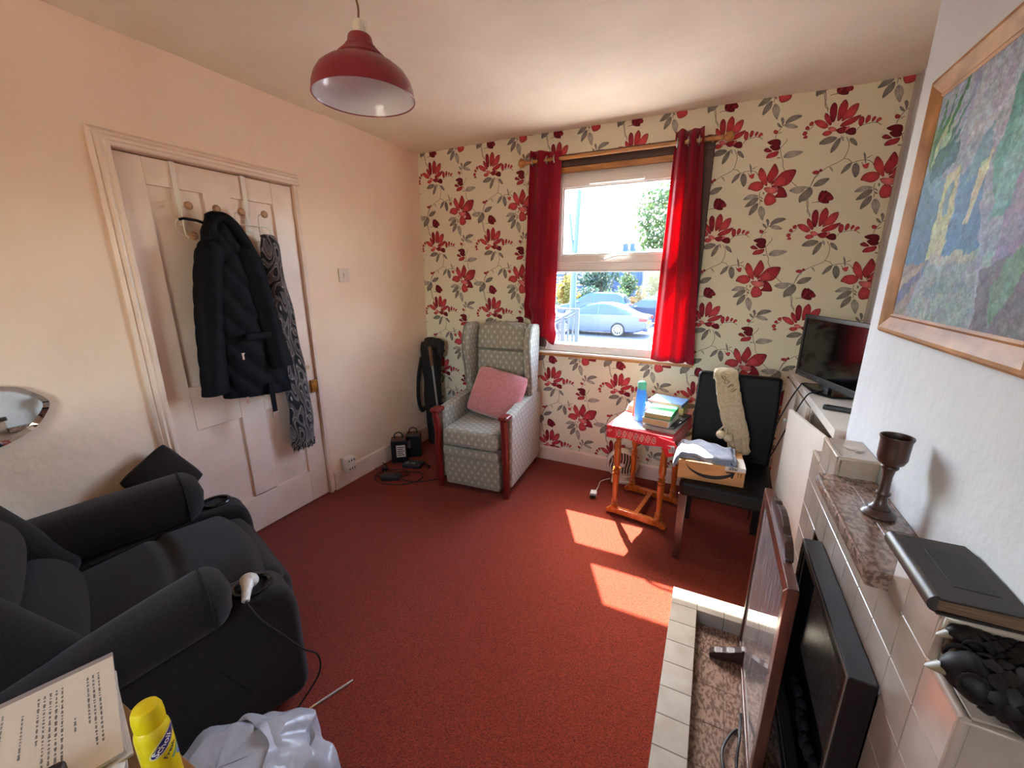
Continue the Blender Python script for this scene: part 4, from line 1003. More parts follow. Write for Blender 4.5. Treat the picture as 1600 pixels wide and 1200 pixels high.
bird((-.030, -.036, .0), -6, 1.5, .004)
# ------------------------------------------------------------------ picture on the breast
def painting():
    N, Hh = 420, 400; g = np.random.default_rng(11)
    def sm(n): 
        a = g.normal(0, 1, (Hh//n+3, N//n+3)); Y, X = np.mgrid[0:Hh, 0:N]/n; y0, x0 = Y.astype(int), X.astype(int); fy, fx = Y-y0, X-x0
        return a[y0, x0]*(1-fy)*(1-fx)+a[y0+1, x0]*fy*(1-fx)+a[y0, x0+1]*(1-fy)*fx+a[y0+1, x0+1]*fy*fx
    def P(c, pts, sh=0): return ([v/255 for v in c], np.array([(x*N, y*Hh) for x, y in pts]), sh)
    polys = [P((150, 152, 170), [(0, 0), (1, 0), (1, .5), (0, .5)]), P((168, 166, 180), [(.3, 0), (.75, .0), (.62, .35), (.35, .3)]),
        P((92, 116, 138), [(0, .34), (.2, .38), (.3, .46), (.3, .8), (0, .8)]), P((112, 140, 160), [(0, .34), (.1, .32), (.3, .44), (.2, .5)]),
        P((176, 172, 140), [(.24, .40), (.34, .38), (.36, .72), (.22, .74)]), P((120, 140, 156), [(.27, .44), (.31, .44), (.31, .58), (.27, .58)]),
        P((96, 128, 160), [(.36, .42), (.5, .34), (.62, .72), (.36, .72)]), P((188, 186, 160), [(.48, .36), (.55, .36), (.50, .62), (.47, .62)]), P((122, 146, 164), [(.44, .30), (.5, .26), (.53, .38), (.40, .46)]),
        P((104, 150, 146), [(.6, .14), (1, .12), (1, .62), (.66, .60), (.56, .4)]), P((130, 168, 168), [(.62, .3), (.72, .26), (.74, .56), (.64, .6)]), P((146, 132, 158), [(.74, .42), (1, .36), (1, .8), (.72, .78)]),
        P((142, 152, 152), [(.26, .72), (.62, .70), (.70, 1), (.16, 1)]), P((164, 164, 156), [(.26, .71), (.6, .70), (.58, .75), (.28, .76)]), P((128, 140, 142), [(.3, .84), (.62, .82), (.64, .86), (.3, .88)]),
        P((140, 124, 118), [(0, .74), (.24, .74), (.14, 1), (0, 1)]), P((104, 100, 124), [(.0, .88), (.22, .76), (.2, .80), (0, .97)]), P((166, 150, 130), [(.0, .82), (.2, .75), (.2, .77), (0, .88)]),
        P((120, 112, 120), [(.66, .78), (1, .72), (1, 1), (.70, 1)]), P((118, 142, 124), [(.74, .84), (.86, .7), (.92, .74), (.8, .98)]), P((74, 106, 118), [(.06, .30), (.16, .24), (.28, .27), (.30, .34), (.2, .38), (.08, .37)], .3)]
    for a, l, c in ((-88, .30, (70, 112, 76)), (-74, .34, (56, 104, 70)), (-60, .40, (40, 100, 58)), (-44, .34, (66, 112, 100)), (-30, .27, (58, 98, 100)), (-18, .2, (70, 110, 104)), (-100, .24, (112, 134, 90)), (-66, .28, (166, 176, 130)), (-52, .26, (150, 168, 140))):
        x0, y0 = .05, .34; x1, y1 = x0+l*math.cos(R(a)), y0+l*math.sin(R(a)); nx, ny = math.sin(R(a))*.022, -math.cos(R(a))*.022
        polys.append(P(c, [(x0, y0), ((x0+x1)/2+nx, (y0+y1)/2+ny), (x1, y1), ((x0+x1)/2-nx, (y0+y1)/2-ny)]))
    im = raster(polys, N, Hh, np.array((150, 156, 170), np.float32)/255, wrap=False)
    Y, X = np.mgrid[0:Hh, 0:N]
    dx = (sm(22)*5+sm(6)*2.4).astype(int); dy = (sm(22)*5+sm(6)*2.4).astype(int)
    im = im[np.clip(Y+dy, 0, Hh-1), np.clip(X+dx, 0, N-1)]
    im = (im+np.roll(im, 1, 0))/2
    im *= (1+.06*sm(9)+.06*sm(4)+.05*sm(2))[..., None]
    for k in range(3): im[..., k] *= 1+.03*sm(14)+.02*sm(5)
    m_ = im.mean((0, 1)); im = m_*np.array((.95, 1.02, 1.06))+(im-m_)*1.12
    return im*.90
gold = M('gilt_oak_frame', (178, 126, 72), .48, c2=(136, 88, 44), vs=9, stretch=(6, 1, 1), spec=.25, detail=6)
pf = thing('framed_painting', 'wooden framed oil painting of a village lane with palms on the chimney breast', 'picture', (XB, 1.272, 1.620))
PW, PH_ = .350, .331
pr = [(0, 0), (.056, 0), (.056, .010), (.050, .013), (.045, .010), (.028, .018), (.014, .024), (.006, .023), (0, .018)]
for name, L_, org, u, w in (('frame_rail', 2*PW, (0, PW, PH_), (0, 0, -1), (0, -1, 0)), ('frame_rail', 2*PW, (0, -PW, -PH_), (0, 0, 1), (0, 1, 0)), ('frame_stile', 2*PH_, (0, PW, -PH_), (0, -1, 0), (0, 0, 1)), ('frame_stile', 2*PH_, (0, -PW, PH_), (0, 1, 0), (0, 0, -1))):
    b = MB(); u, w = Vector(u), Vector(w); nn = Vector((-1, 0, 0)); vs = []; n_ = len(pr)
    for e in (0, 1):
        for a, h in pr: vs.append(Vector(org)+u*a+nn*h+w*(a if e == 0 else L_-a))
    b.raw(vs, [list(range(n_)), list(range(n_, 2*n_))[::-1]]+[[i, (i+1) % n_, n_+(i+1) % n_, n_+i] for i in range(n_)]); obj(name, b, gold, pf, smooth=25)
can_m = IM('painted_canvas', painting(), (0, -1/(2*(PW-.05)), 0, .5), (0, 0, 1/(2*(PH_-.05)), .5), .6, bump=.0006, bs=190, spec=.14)
obj('canvas', MB().box(-.009, -.002, -PW+.05, PW-.05, -PH_+.05, PH_-.05), can_m, pf, smooth=0)

# ------------------------------------------------------------------ television on its cabinet
cab_m = M('off_white_laminate', (222, 214, 200), .4, c2=(212, 203, 188), vs=5)
cab = thing('white_cabinet', 'off-white low cabinet with one door ajar in the alcove beside the breast', 'cabinet', (0, 0, 0))
CX = .449
b = MB(); b.prism([(CX, 1.785), (XA-.004, 1.785), (XA-.004, 2.895), (CX, 2.895)], .868, .905, None, .003); obj('worktop', b, cab_m, cab)
b = MB(); b.box(CX+.008, .766, 2.855, 2.885, 0, .868); b.box(CX+.008, .766, 1.79, 1.812, 0, .868); b.box(.75, .766, 1.812, 2.855, 0, .868); b.box(CX+.008, .75, 1.812, 2.855, .05, .07); b.box(CX+.004, .75, 2.19, 2.215, .05, .868); b.box(CX+.008, .75, 1.812, 2.855, .44, .458)
obj('carcass', b, cab_m, cab, smooth=0)
d1 = obj('door', MB().box(CX-.012, CX+.004, 2.215, 2.85, .06, .862, .003), cab_m, cab)
kn = MB(); kn.lathe([(0, .022), (.010, .020), (.013, .014), (.008, .006), (.006, 0)], 16, frame((CX-.012, 2.60, .675), (0, 1, 0), (0, 0, 1), (-1, 0, 0))); obj('knob', kn, M('white_knob', (222, 214, 204), .3), d1)
b = MB(); b.box(-.016, 0, 0, .36, 0, .80, .003)
d2 = obj('door', b, cab_m, cab, loc=(CX-.002, 1.815, .06)); d2.rotation_euler = (0, 0, R(11))
obj('door_catch', MB().box(CX, CX+.012, 2.16, 2.185, .80, .85, .003), steel, cab)
scr = M('tv_screen', (5, 5, 6), .1, spec=.35)
tv = thing('television', 'black flat-screen television on the white cabinet beside the breast', 'television', (.53, 2.39, .906), 0)
tm = frame((-.085+.0, .24, .035), Vector((.30, -.954, 0)).normalized(), (0, 0, 1))      # u along the screen to the right, v up, w to the viewer
tm = frame((-.085, .235, .032), Vector((.31, -.951, 0)).normalized(), (0, 0, 1))
b = MB()
for q in ((0, .50, 0, .03), (0, .50, .302, .32), (0, .018, .03, .302), (.482, .50, .03, .302)): b.box(q[0], q[1], q[2], q[3], -.012, .008, .002, M=tm)
b.box(.01, .49, .01, .31, -.034, -.010, .006, M=tm); obj('casing', b, blk, tv)
obj('screen', MB().box(.016, .484, .028, .304, -.010, .004, M=tm), scr, tv, smooth=0)
b = MB(); b.box(.205, .215, .012, .016, .008, .0085, M=tm); b.box(.02, .11, .006, .009, .008, .0084, M=tm); obj('trim_line', b, M('silver_trim', (150, 150, 150), .3, metal=.8), tv)
b = MB(); b.box(.225, .275, -.030, .03, -.026, -.008, .004, M=tm); obj('neck', b, blk, tv)
b = MB(); b.prism([tuple((tm @ Vector((x, 0, w)))[:2]) for x, w in ((.12, .03), (.30, .07), (.38, .03), (.38, -.08), (.12, -.08))], -.0, .010, None, .003); obj('stand_base', b, scr, tv)
rm = thing('remote_box', 'flat black slim box lying on the white cabinet before the television', 'remote', (.545, 2.075, .906), 0)
obj('body', MB().prism([(-.085, -.02), (.12, -.075), (.128, -.045), (-.075, .012)], 0, .016, None, .004), blk, rm)
obj('top_plate', MB().prism([(-.07, -.016), (.115, -.066), (.119, -.052), (-.066, .003)], .0155, .017, None), scr, rm)
for nm, lb_, P in (('black_cable', 'upper black cable drooping off the cabinet edge behind the dining chair', [(.50, 2.50, .912), (.46, 2.50, .915), (.443, 2.48, .90), (.41, 2.50, .80), (.37, 2.52, .62), (.35, 2.60, .30), (.34, 2.72, .01)]), ('black_cable', 'lower black cable drooping from the television stand past the cabinet knob', [(.52, 2.36, .917), (.47, 2.30, .918), (.44, 2.28, .90), (.41, 2.30, .80), (.37, 2.34, .62), (.33, 2.42, .40), (.33, 2.62, .01)])):
    tag(obj(nm, MB().tube(catmull(P, 8), .0035, 6), cable_m), lb_, 'cable')

# ------------------------------------------------------------------ side table with books
honey = M('honey_pine', (196, 104, 34), .3, c2=(160, 76, 20), vs=12, stretch=(6, 6, .7), coat=.4)
st = thing('turned_leg_table', 'small honey pine side table with turned legs under the window', 'table', (-.268, 2.485, 0), -9)
obj('tabletop', MB().box(-.178, .178, -.235, .235, .588, .606, .005), honey, st)
lp = [(.014, .05), (.019, .065), (.010, .075), (.017, .082), (.010, .089), (.017, .096), (.012, .105), (.012, .13), (.0165, .25), (.0175, .28), (.010, .288), (.0185, .296), (.0185, .302), (.010, .31), (.0185, .318), (.010, .326), (.018, .36), (.0155, .46), (.012, .50), (.017, .507), (.0095, .514), (.017, .521), (.0095, .528), (.018, .545), (.018, .589)]
for sx in (-1, 1):
    for sy in (-1, 1): obj('leg', MB().lathe([(r_*1.2, z_) for r_, z_ in lp], 16, T(sx*.135, sy*.165-.0, 0)), honey, st, smooth=50)
for sy in (-1, 1):
    P = [(-.185, .012), (-.185, .026), (-.155, .052), (.155, .052), (.185, .026), (.185, .012), (.165, .006), (.14, .02), (-.14, .02), (-.165, .006)]
    obj('sledge_foot', MB().prism(P, sy*.165-.016, sy*.165+.016, frame((0, 0, 0), (1, 0, 0), (0, 0, 1), (0, 1, 0)), .004, 2), honey, st)
obj('stretcher', MB().box(-.014, .014, -.16, .16, .03, .048, .004), honey, st)
def cloth_img():
    N, Hh = 512, 96; polys = []; k = lambda c: [v/255 for v in c]
    for i in range(9):
        x = 60+i*46; c = [(214, 60, 48), (150, 30, 34), (196, 92, 70)][i % 3]
        if i in (0, 8): continue
        e = np.array([(x+15*math.cos(a), 40+26*math.sin(a)) for a in np.linspace(0, 2*np.pi, 28)[:-1]])
        polys += [(k((244, 176, 160)), e, 0), (k(c), np.array((x, 40))+(e-np.array((x, 40)))*.8, 0), (k((240, 190, 170)), np.array((x, 40))+(e-np.array((x, 40)))*.42, 0), (k((120, 40, 40)), np.array((x, 40))+(e-np.array((x, 40)))*.25, 0)]
        for dx in (-23,): polys += [(k((240, 160, 150)), strip([(x+dx, 12), (x+dx-5, 30), (x+dx+5, 48), (x+dx, 72)], 3), 0)]
    for x0, y0, a in ((24, 34, -20), (486, 40, 30)):
        e = np.array([(x0+24*math.cos(t)*math.cos(R(a))-9*math.sin(t)*math.sin(R(a)), y0+24*math.cos(t)*math.sin(R(a))+9*math.sin(t)*math.cos(R(a))) for t in np.linspace(0, 2*np.pi, 28)[:-1]])
        polys += [(k((244, 186, 172)), e, 0), (k((196, 30, 40)), np.array((x0, y0))+(e-np.array((x0, y0)))*.78, 0), (k((236, 170, 150)), np.array((x0, y0))+(e-np.array((x0, y0)))*.4, 0)]
    return raster(polys, N, Hh, np.array((206, 16, 36), np.float32)/255, wrap=False)
red_cl = M('red_cotton', (206, 16, 36), .7, sheen=.2, tl=.15)
tc_ = thing('red_tablecloth', 'red patterned cloth draped over the small turned-leg table', 'tablecloth', (-.268, 2.485, .6065), -9)
def drape(sx0, sy0, sx1, sy1, drop, out):                # one hanging side with soft waves
    def f(u, v):
        x = sx0+(sx1-sx0)*u; y = sy0+(sy1-sy0)*u; L_ = math.hypot(sx1-sx0, sy1-sy0); nx, ny = (sy1-sy0)/L_, -(sx1-sx0)/L_
        o = out*v+.004*math.sin(u*15)*v; return (x+nx*o, y+ny*o, .003-(drop+.006*math.sin(u*11+1))*v)
    return f
printed = IM('printed_red_cloth', cloth_img(), (1/.37, 0, 0, .5), (0, 0, 1/.078, 1.0), .7, sheen=.2)
side_pr = IM('printed_red_cloth_side', cloth_img(), (0, 1/.48, 0, .5), (0, 0, 1/.11, 1.0), .7, sheen=.2)
obj('top_sheet', MB().box(-.184, .184, -.241, .241, -.0002, .003, .001), red_cl, tc_)
obj('front_drop', MB().grid(drape(-.184, -.241, .184, -.241, .066, .006), 24, 6), printed, tc_, solid=.002, smooth=80)
obj('side_drop', MB().grid(drape(.184, -.241, .184, .241, .085, .010), 24, 6), side_pr, tc_, solid=.002, smooth=80)
obj('side_drop', MB().grid(drape(-.184, .241, -.184, -.241, .05, .006), 20, 5), side_pr, tc_, solid=.002, smooth=80)
b = MB(); b.prism([(.120, .0), (.200, -.015), (.235, -.080), (.165, -.125), (.130, -.05)], -.003, .0, frame((0, -.258, .0), (1, 0, 0), (0, -.25, .97)), .0005)
cn = obj('hanging_corner', b, red_cl, tc_)
b = MB(); b.prism([(.166, -.042), (.202, -.036), (.210, -.084), (.174, -.090)], .0, .0008, frame((0, -.2585, .0), (1, 0, 0), (0, -.25, .97))); lb_ = obj('care_label', b, lab, cn, smooth=0)
b = MB()
for k in range(7): b.box(.173+.0045*k, .175+.0045*k, -.083, -.046, .0008, .0014, M=frame((0, -.2585, .0), (1, 0, 0), (0, -.25, .97)))
obj('bar_code', b, ink, lb_, smooth=0)
TZ = .6100
Fs = T(-.268, 2.485, TZ) @ RZ(-9)
def tpos(x, y, z=0): return Fs @ Vector((x, y, z))
def book(name, label, x, y, z, w, d, h, rz, cover, page=(206, 170, 120), spine=None):
    p = tpos(x, y, z); t = thing(name, label, 'book', p, rz-9, 'books piled on the small table')
    cm = M('cover_'+'_'.join(map(str, cover)), cover, .4); pm = M('pages_'+'_'.join(map(str, page)), page, .8, c2=tuple(v*.85 for v in page), vs=80, stretch=(.3, .3, 10))
    obj('pages', MB().box(-w/2+.004, w/2-.006, -d/2+.004, d/2-.004, .002, h-.002), pm, t, smooth=0)
    b = MB(); b.box(-w/2, w/2, -d/2, d/2, 0, .0025, .0008); b.box(-w/2, w/2, -d/2, d/2, h-.0025, h, .0008); b.box(w/2-.004, w/2, -d/2, d/2, 0, h, .001); obj('cover', b, cm, t); return t
book('book', 'large pale grey hardback at the bottom of the front book pile', .095, -.05, 0, .18, .26, .020, -3, (196, 190, 182), (190, 180, 164))
book('book', 'thin dark book lying above the pale grey hardback and sticking out right', .105, -.01, .020, .165, .28, .012, -6, (54, 56, 58), (170, 160, 150))
book('book', 'cream-spined paperback directly under the green book', .075, -.085, .032, .15, .20, .034, -2, (214, 208, 196), (206, 170, 120))
g_ = book('book', 'green and white covered paperback on top of the front pile', .075, -.075, .066, .15, .20, .030, 3, (18, 150, 84), (206, 166, 112))
obj('white_panel', MB().box(-.072, .070, -.096, -.02, .0298, .0306), M('paper_bright', (236, 236, 230), .5), g_, smooth=0)
b = MB()
for k in range(9): b.box(-.03+k*.010, -.024+k*.010, .004+.004*(k % 2), .014+.003*(k % 3), .0298, .0306)
obj('title_print', b, M('dark_green_print', (12, 74, 44), .5), g_, smooth=0)
book('book', 'tall cream book at the bottom of the rear pile by the wall', .06, .155, 0, .20, .15, .050, 0, (214, 206, 180), (200, 190, 160))
book('book', 'yellow-green paperback in the middle of the rear pile by the wall', .06, .155, .050, .20, .15, .026, 2, (150, 176, 70), (206, 200, 170))
book('book', 'blue and white covered book topmost of the rear pile by the wall', .055, .152, .076, .205, .155, .022, -3, (110, 150, 200), (190, 196, 190))
bo = thing('blue_bottle', 'slim translucent blue water bottle with green cap on the small table', 'bottle', tpos(-.055, -.055), 0); bo.scale = (1, 1, 1.24)
bl = M('blue_bottle_plastic', (112, 180, 236), .2, tl=.35)
obj('body', MB().lathe([(0, 0), (.030, 0), (.033, .004), (.032, .05), (.029, .09), (.0265, .13), (.027, .15), (.024, .158), (0, .158)], 24), bl, bo, smooth=50)
obj('cap', MB().lathe([(.0245, .157), (.0255, .16), (.0255, .185), (.021, .193), (.012, .196), (0, .197)], 24), M('green_cap', (112, 214, 180), .3), bo, smooth=50)
obj('cap_mark', MB().box(-.012, .012, -.003, .003, .1955, .1985, .001), M('green_mark', (20, 140, 80), .5), bo)
b = MB(); b.tube(catmull([(.026, 0, .14), (.034, 0, .12), (.034, 0, .09), (.030, 0, .075)], 4), .003, 6); obj('clip', b, bl, bo)
tu = thing('brown_tube_box', 'narrow brown card box standing behind the blue bottle', 'box', tpos(-.105, .02), 12)
obj('carton', MB().box(-.018, .018, -.012, .012, 0, .105, .001, M=Matrix.Diagonal((1, 1, 1, 1))), M('brown_card', (170, 126, 84), .7), tu)
obj('flap', MB().box(-.018, .018, -.012, -.011, .105, .118, .0004), M('brown_card', (0, 0, 0)), tu)
wp = thing('white_paper_pile', 'sunlit white paper packet at the back left of the small table', 'papers', tpos(-.11, .145), -6)
for k in range(3): obj('packet', MB().box(-.075+.004*k, .07, -.08+.005*k, .075, .014*k, .014*k+.013, .003), white_p, wp)
lf = thing('leaflet', 'pale leaflet lying flat at the front left of the small table', 'leaflet', tpos(-.08, -.16), 4)
obj('sheet', MB().box(-.09, .10, -.07, .06, 0, .0015), M('paper_bright', (0, 0, 0)), lf)
obj('pink_panel', MB().box(-.085, -.03, -.064, .02, .0014, .0019), M('pink_print', (206, 140, 160), .6), lf, smooth=0); obj('blue_panel', MB().box(.02, .09, -.02, .05, .0014, .0019), M('pale_blue_print', (130, 160, 210), .6), lf, smooth=0)
# fan heater and its plug
fan_pl = M('fan_cream_plastic', (220, 208, 192), .4)
fh = thing('fan_heater', 'round cream fan heater on the floor under the window', 'heater', (-.47, 2.79, 0), 8)
fr_ = frame((0, 0, .145), (1, 0, 0), (0, 0, 1), (0, -1, 0))
obj('housing', MB().lathe([(0, -.055), (.08, -.052), (.104, -.036), (.112, -.01), (.112, .02), (.106, .034), (.096, .040), (.092, .036), (.092, -.01), (0, -.012)], 40, fr_), fan_pl, fh, smooth=50)
b = MB()
for k in range(-4, 5):
    x = k*.019; hh = math.sqrt(max(.0001, .092**2-x*x)); b.tube([fr_ @ Vector((x+.006*math.sin(t*3), t*hh, .034)) for t in [(-1+2*i/10) for i in range(11)]], .0035, 6)
obj('grille', b, fan_pl, fh, smooth=50)
obj('recess_shade_disc', MB().lathe([(0, -.008), (.090, -.008), (.090, -.011), (0, -.011)], 32, fr_), M('fan_recess_shade', (104, 90, 78), .7), fh)  # dark disc paints the shade of the recess between the grille bars
b = MB(); b.box(-.07, .07, -.05, .05, 0, .03, .01, 3); b.box(-.035, .035, -.03, .03, .025, .06, .008); obj('base', b, fan_pl, fh)
b = MB(); b.lathe([(0, .046), (.014, .044), (.016, .036)], 16, fr_ @ T(0, .0, 0)); obj('centre_cap', b, fan_pl, fh)
obj('lead', MB().tube(catmull([(-.08, -.02, .02), (-.14, -.06, .008), (-.15, -.16, .008), (-.165, -.24, .01)], 8), .0035, 6), fan_pl, fh)
b = MB(); b.box(-.19, -.145, -.30, -.245, 0, .035, .008, 3); obj('plug', b, M('white_plug', (226, 220, 210), .4), fh)
b = MB(); b.box(-.186, -.15, -.318, -.298, .006, .030, .003); obj('plug_face', b, blk, fh)

# ------------------------------------------------------------------ dining chair and what lies on it
faux = M('black_faux_leather', (14, 10, 9), .5, c2=(10, 7, 7), vs=9, bump=.0012, bs=130, spec=.22)
espresso = M('espresso_wood', (74, 36, 28), .3, c2=(52, 24, 18), vs=10, stretch=(6, 6, .6), coat=.4)
dc = thing('dining_chair', 'high-backed black faux leather dining chair with dark wooden legs', 'chair', (.145, 2.06, 0), -3)
b = MB(); b.box(-.205, .205, -.03, .40, .375, .462, .026, 5); o = obj('seat', b, faux, dc, smooth=60)
bm_ = frame((0, .395, .37), (1, 0, 0), (0, .10, .995))
b = MB(); b.prism([(-.195, 0), (.195, 0), (.203, .30), (.203, .565), (-.203, .565), (-.203, .30)], -.03, .035, bm_, .022, 4); obj('backrest', b, faux, dc, smooth=60)
for s in (-1, 1): obj('back_seam', MB().tube([bm_ @ Vector(p) for p in ((s*.186, .01, .034), (s*.193, .3, .034), (s*.193, .545, .034))], .003, 5), faux, dc)
for s in (-1, 1):
    b = MB(); b.prism([(-.016, -.014), (.016, -.014), (.016, .018), (-.016, .018)], 0, .385, T(s*.182, .0, 0), .003, 2, taper=[(-.021, -.018), (.021, -.018), (.021, .024), (-.021, .024)]); obj('front_leg', b, espresso, dc)
    b = MB(); b.prism([(-.016, -.016), (.016, -.016), (.016, .016), (-.016, .016)], 0, .385, T(s*.178, .43, 0), .003, 2, taper=[(-.02, -.055), (.02, -.055), (.02, -.01), (-.02, -.01)]); obj('rear_leg', b, M('black_stained_leg', (22, 18, 17), .4), dc)
card = M('brown_cardboard', (196, 142, 88), .75, c2=(182, 128, 76), vs=6, stretch=(1, 1, 4))
bx = thing('cardboard_box', 'brown cardboard delivery box with a curved arrow smile on the dining chair seat', 'box', (.07, 2.175, .4635), 3)
obj('carton', MB().box(-.148, .148, -.10, .10, 0, .098, .002), card, bx)
obj('tape', MB().box(-.03, .149, -.06, -.02, .0975, .0985), M('paper_tape', (206, 176, 130), .5), bx, smooth=0)
bl_ = obj('shipping_label', MB().box(.06, .1485, -.1008, .02, .078, .0986, .0004), lab, bx)
b = MB()
for k in range(11): b.box(.075+k*.0036, .0765+k*.0036+(.0008 if k % 3 else 0), -.1016, -.1006, .082, .094)
obj('bar_code', b, ink, bl_, smooth=0)
S_ = catmull([(-.115, .082, 0), (-.09, .054, 0), (-.04, .032, 0), (.02, .030, 0), (.068, .044, 0), (.098, .064, 0)], 6); ws_ = [.001+.0085*math.sin(min(1, i/len(S_)*1.25)*math.pi*.62) for i in range(len(S_))]
b = MB(); up = [(p.x, p.y+w) for p, w in zip(S_, ws_)]; dn = [(p.x, p.y-w) for p, w in zip(S_, ws_)]
vs = [(x, -.1006, z) for x, z in up]+[(x, -.1006, z) for x, z in dn]; n_ = len(up); b.raw(vs, [[i, i+1, n_+i+1, n_+i] for i in range(n_-1)])
for P in ([(.062, .070), (.104, .074), (.104, .066), (.070, .063)], [(.104, .074), (.098, .038), (.089, .042), (.094, .068)]): b.raw([(x, -.1006, z) for x, z in P], [[0, 1, 2, 3]])
obj('smile_print', b, ink, bx, smooth=0)
b = MB()
for x in (.118, .130): b.box(x, x+.002, -.1010, -.1002, .050, .070); b.box(x-.003, x+.005, -.1010, -.1002, .068, .0705)
obj('this_way_up_print', b, ink, bx, smooth=0)
jn = thing('folded_jeans', 'folded pale grey-blue cloth lying over the cardboard box', 'clothing', (.045, 2.185, .5625), 2)
gcl = M('grey_blue_cotton', (142, 150, 164), .9, c2=(122, 131, 148), vs=16, bump=.003, bs=26, sheen=.2)
def jf(h, ox):
    def f(u, v):
        x = -.150+.275*u; y = -.10+.21*v; z = h+.006*math.sin(u*9+v*4)+.004*math.sin(u*21+v*13)
        e = max(0, u-.0); 
        if u < .08: z -= .055*((.08-u)/.08)**1.6
        if v < .06 or v > .94: z -= .010
        if u > .93: z -= .012
        return (x+ox, y+.012*math.sin(u*5), z)
    return f
b = MB(); b.grid(jf(.012, 0), 40, 16); obj('lower_fold', b, gcl, jn, solid=.012, off=-1, smooth=70)
b = MB(); b.grid(jf(.030, .012), 40, 16); obj('upper_fold', b, gcl, jn, solid=.012, off=-1, smooth=70)
knit = M('cream_knit', (196, 178, 146), .95, c2=(178, 158, 124), vs=90, bump=.006, bs=90, sheen=.3)
sk2 = thing('knitted_stocking', 'cream knitted stocking with ribbed cuff and pom-poms hung over the dining chair back', 'stocking', (.145, 2.405, .90), -3)
def kf(u, v):
    a = u*2*math.pi
    c = catmull([(-.055, .075, .0), (-.05, .03, .058), (-.045, -.03, .05), (-.03, -.035, -.02), (-.01, -.038, -.10), (.02, -.036, -.20), (.045, -.034, -.27), (.055, -.04, -.32), (.06, -.05, -.375)], 8)
    t = v*(len(c)-1); i = min(int(t), len(c)-2); p = c[i].lerp(c[i+1], t-i)
    w = ip(v, [(0, .055), (.3, .056), (.7, .056), (.80, .050), (.9, .046), (.96, .055), (1, .046)]); d = .016 if v < .78 else .024
    rib = .0045*math.sin(a*13) if .78 < v < .97 else .0016*math.sin(a*7+v*60)
    tx = c[min(i+1, len(c)-1)]-c[i]; n2 = Vector((0, -tx.z, tx.y)); n2 = n2.normalized() if n2.length > 1e-6 else Vector((0, 0, 1))
    return tuple(p+Vector((1, 0, .18 if v > .4 else 0))*(w+rib)*math.cos(a)-n2*(-(d+rib)*math.sin(a)))
b = MB(); b.grid(kf, 64, 70, closed=True); obj('knit_body', b, knit, sk2, smooth=70)
for (x, z, r_) in ((-.032, -.272, .024), (.006, -.285, .024)): obj('pom_pom', MB().ball((x, -.065, z), r_, 14, 10), M('cream_pompom', (206, 186, 152), .95, bump=.01, bs=120), sk2)
obj('cord', MB().tube(catmull([(-.045, -.065, -.255), (-.02, -.060, -.225), (-.005, -.062, -.235), (-.012, -.068, -.268)], 5), .004, 6), knit, sk2)
b = MB()
for k in range(4): b.tube([(-.055+.018*k+.012*math.sin(i*.7+k), -.050-.0003*i, .035-.02*k+.010*math.cos(i*.9)) for i in range(10)], .0025, 5)
obj('stitched_motif', b, M('grey_yarn', (132, 118, 92), .95), sk2)

# ------------------------------------------------------------------ outside the window
GZ = -1.07
asph = M('pale_road', (92, 92, 96), .9, c2=(80, 80, 84), vs=3)
struct('added_bounce_ground', MB().box(-14, 12, -16, YN-.13, -.35, -.12), M('pale_bounce_surface', (206, 192, 172), .9, c2=(190, 176, 156), vs=3), smooth=0)  # unseen pale ground added behind the house to bounce sunlight onto the ceiling
struct('ground', MB().box(-60, 40, 3.2, 90, GZ-.3, GZ), asph, smooth=0)
b = MB(); b.box(-7, 3, 3.03, 14.6, GZ, GZ+.06); struct('pavement', b, M('pavement_stone', (150, 146, 140), .9, c2=(138, 134, 128), vs=4), smooth=0)
glass_d = M('car_glass', (44, 58, 70), .08, spec=.6)
tyre = M('tyre_rubber', (26, 26, 28), .8); alloy = M('alloy_wheel', (170, 172, 176), .3, metal=.7)
lamp_r = M('red_tail_lamp', (170, 20, 24), .3); plate_y = M('yellow_number_plate', (214, 172, 40), .5)
trim_b = M('car_trim', (24, 24, 26), .5)
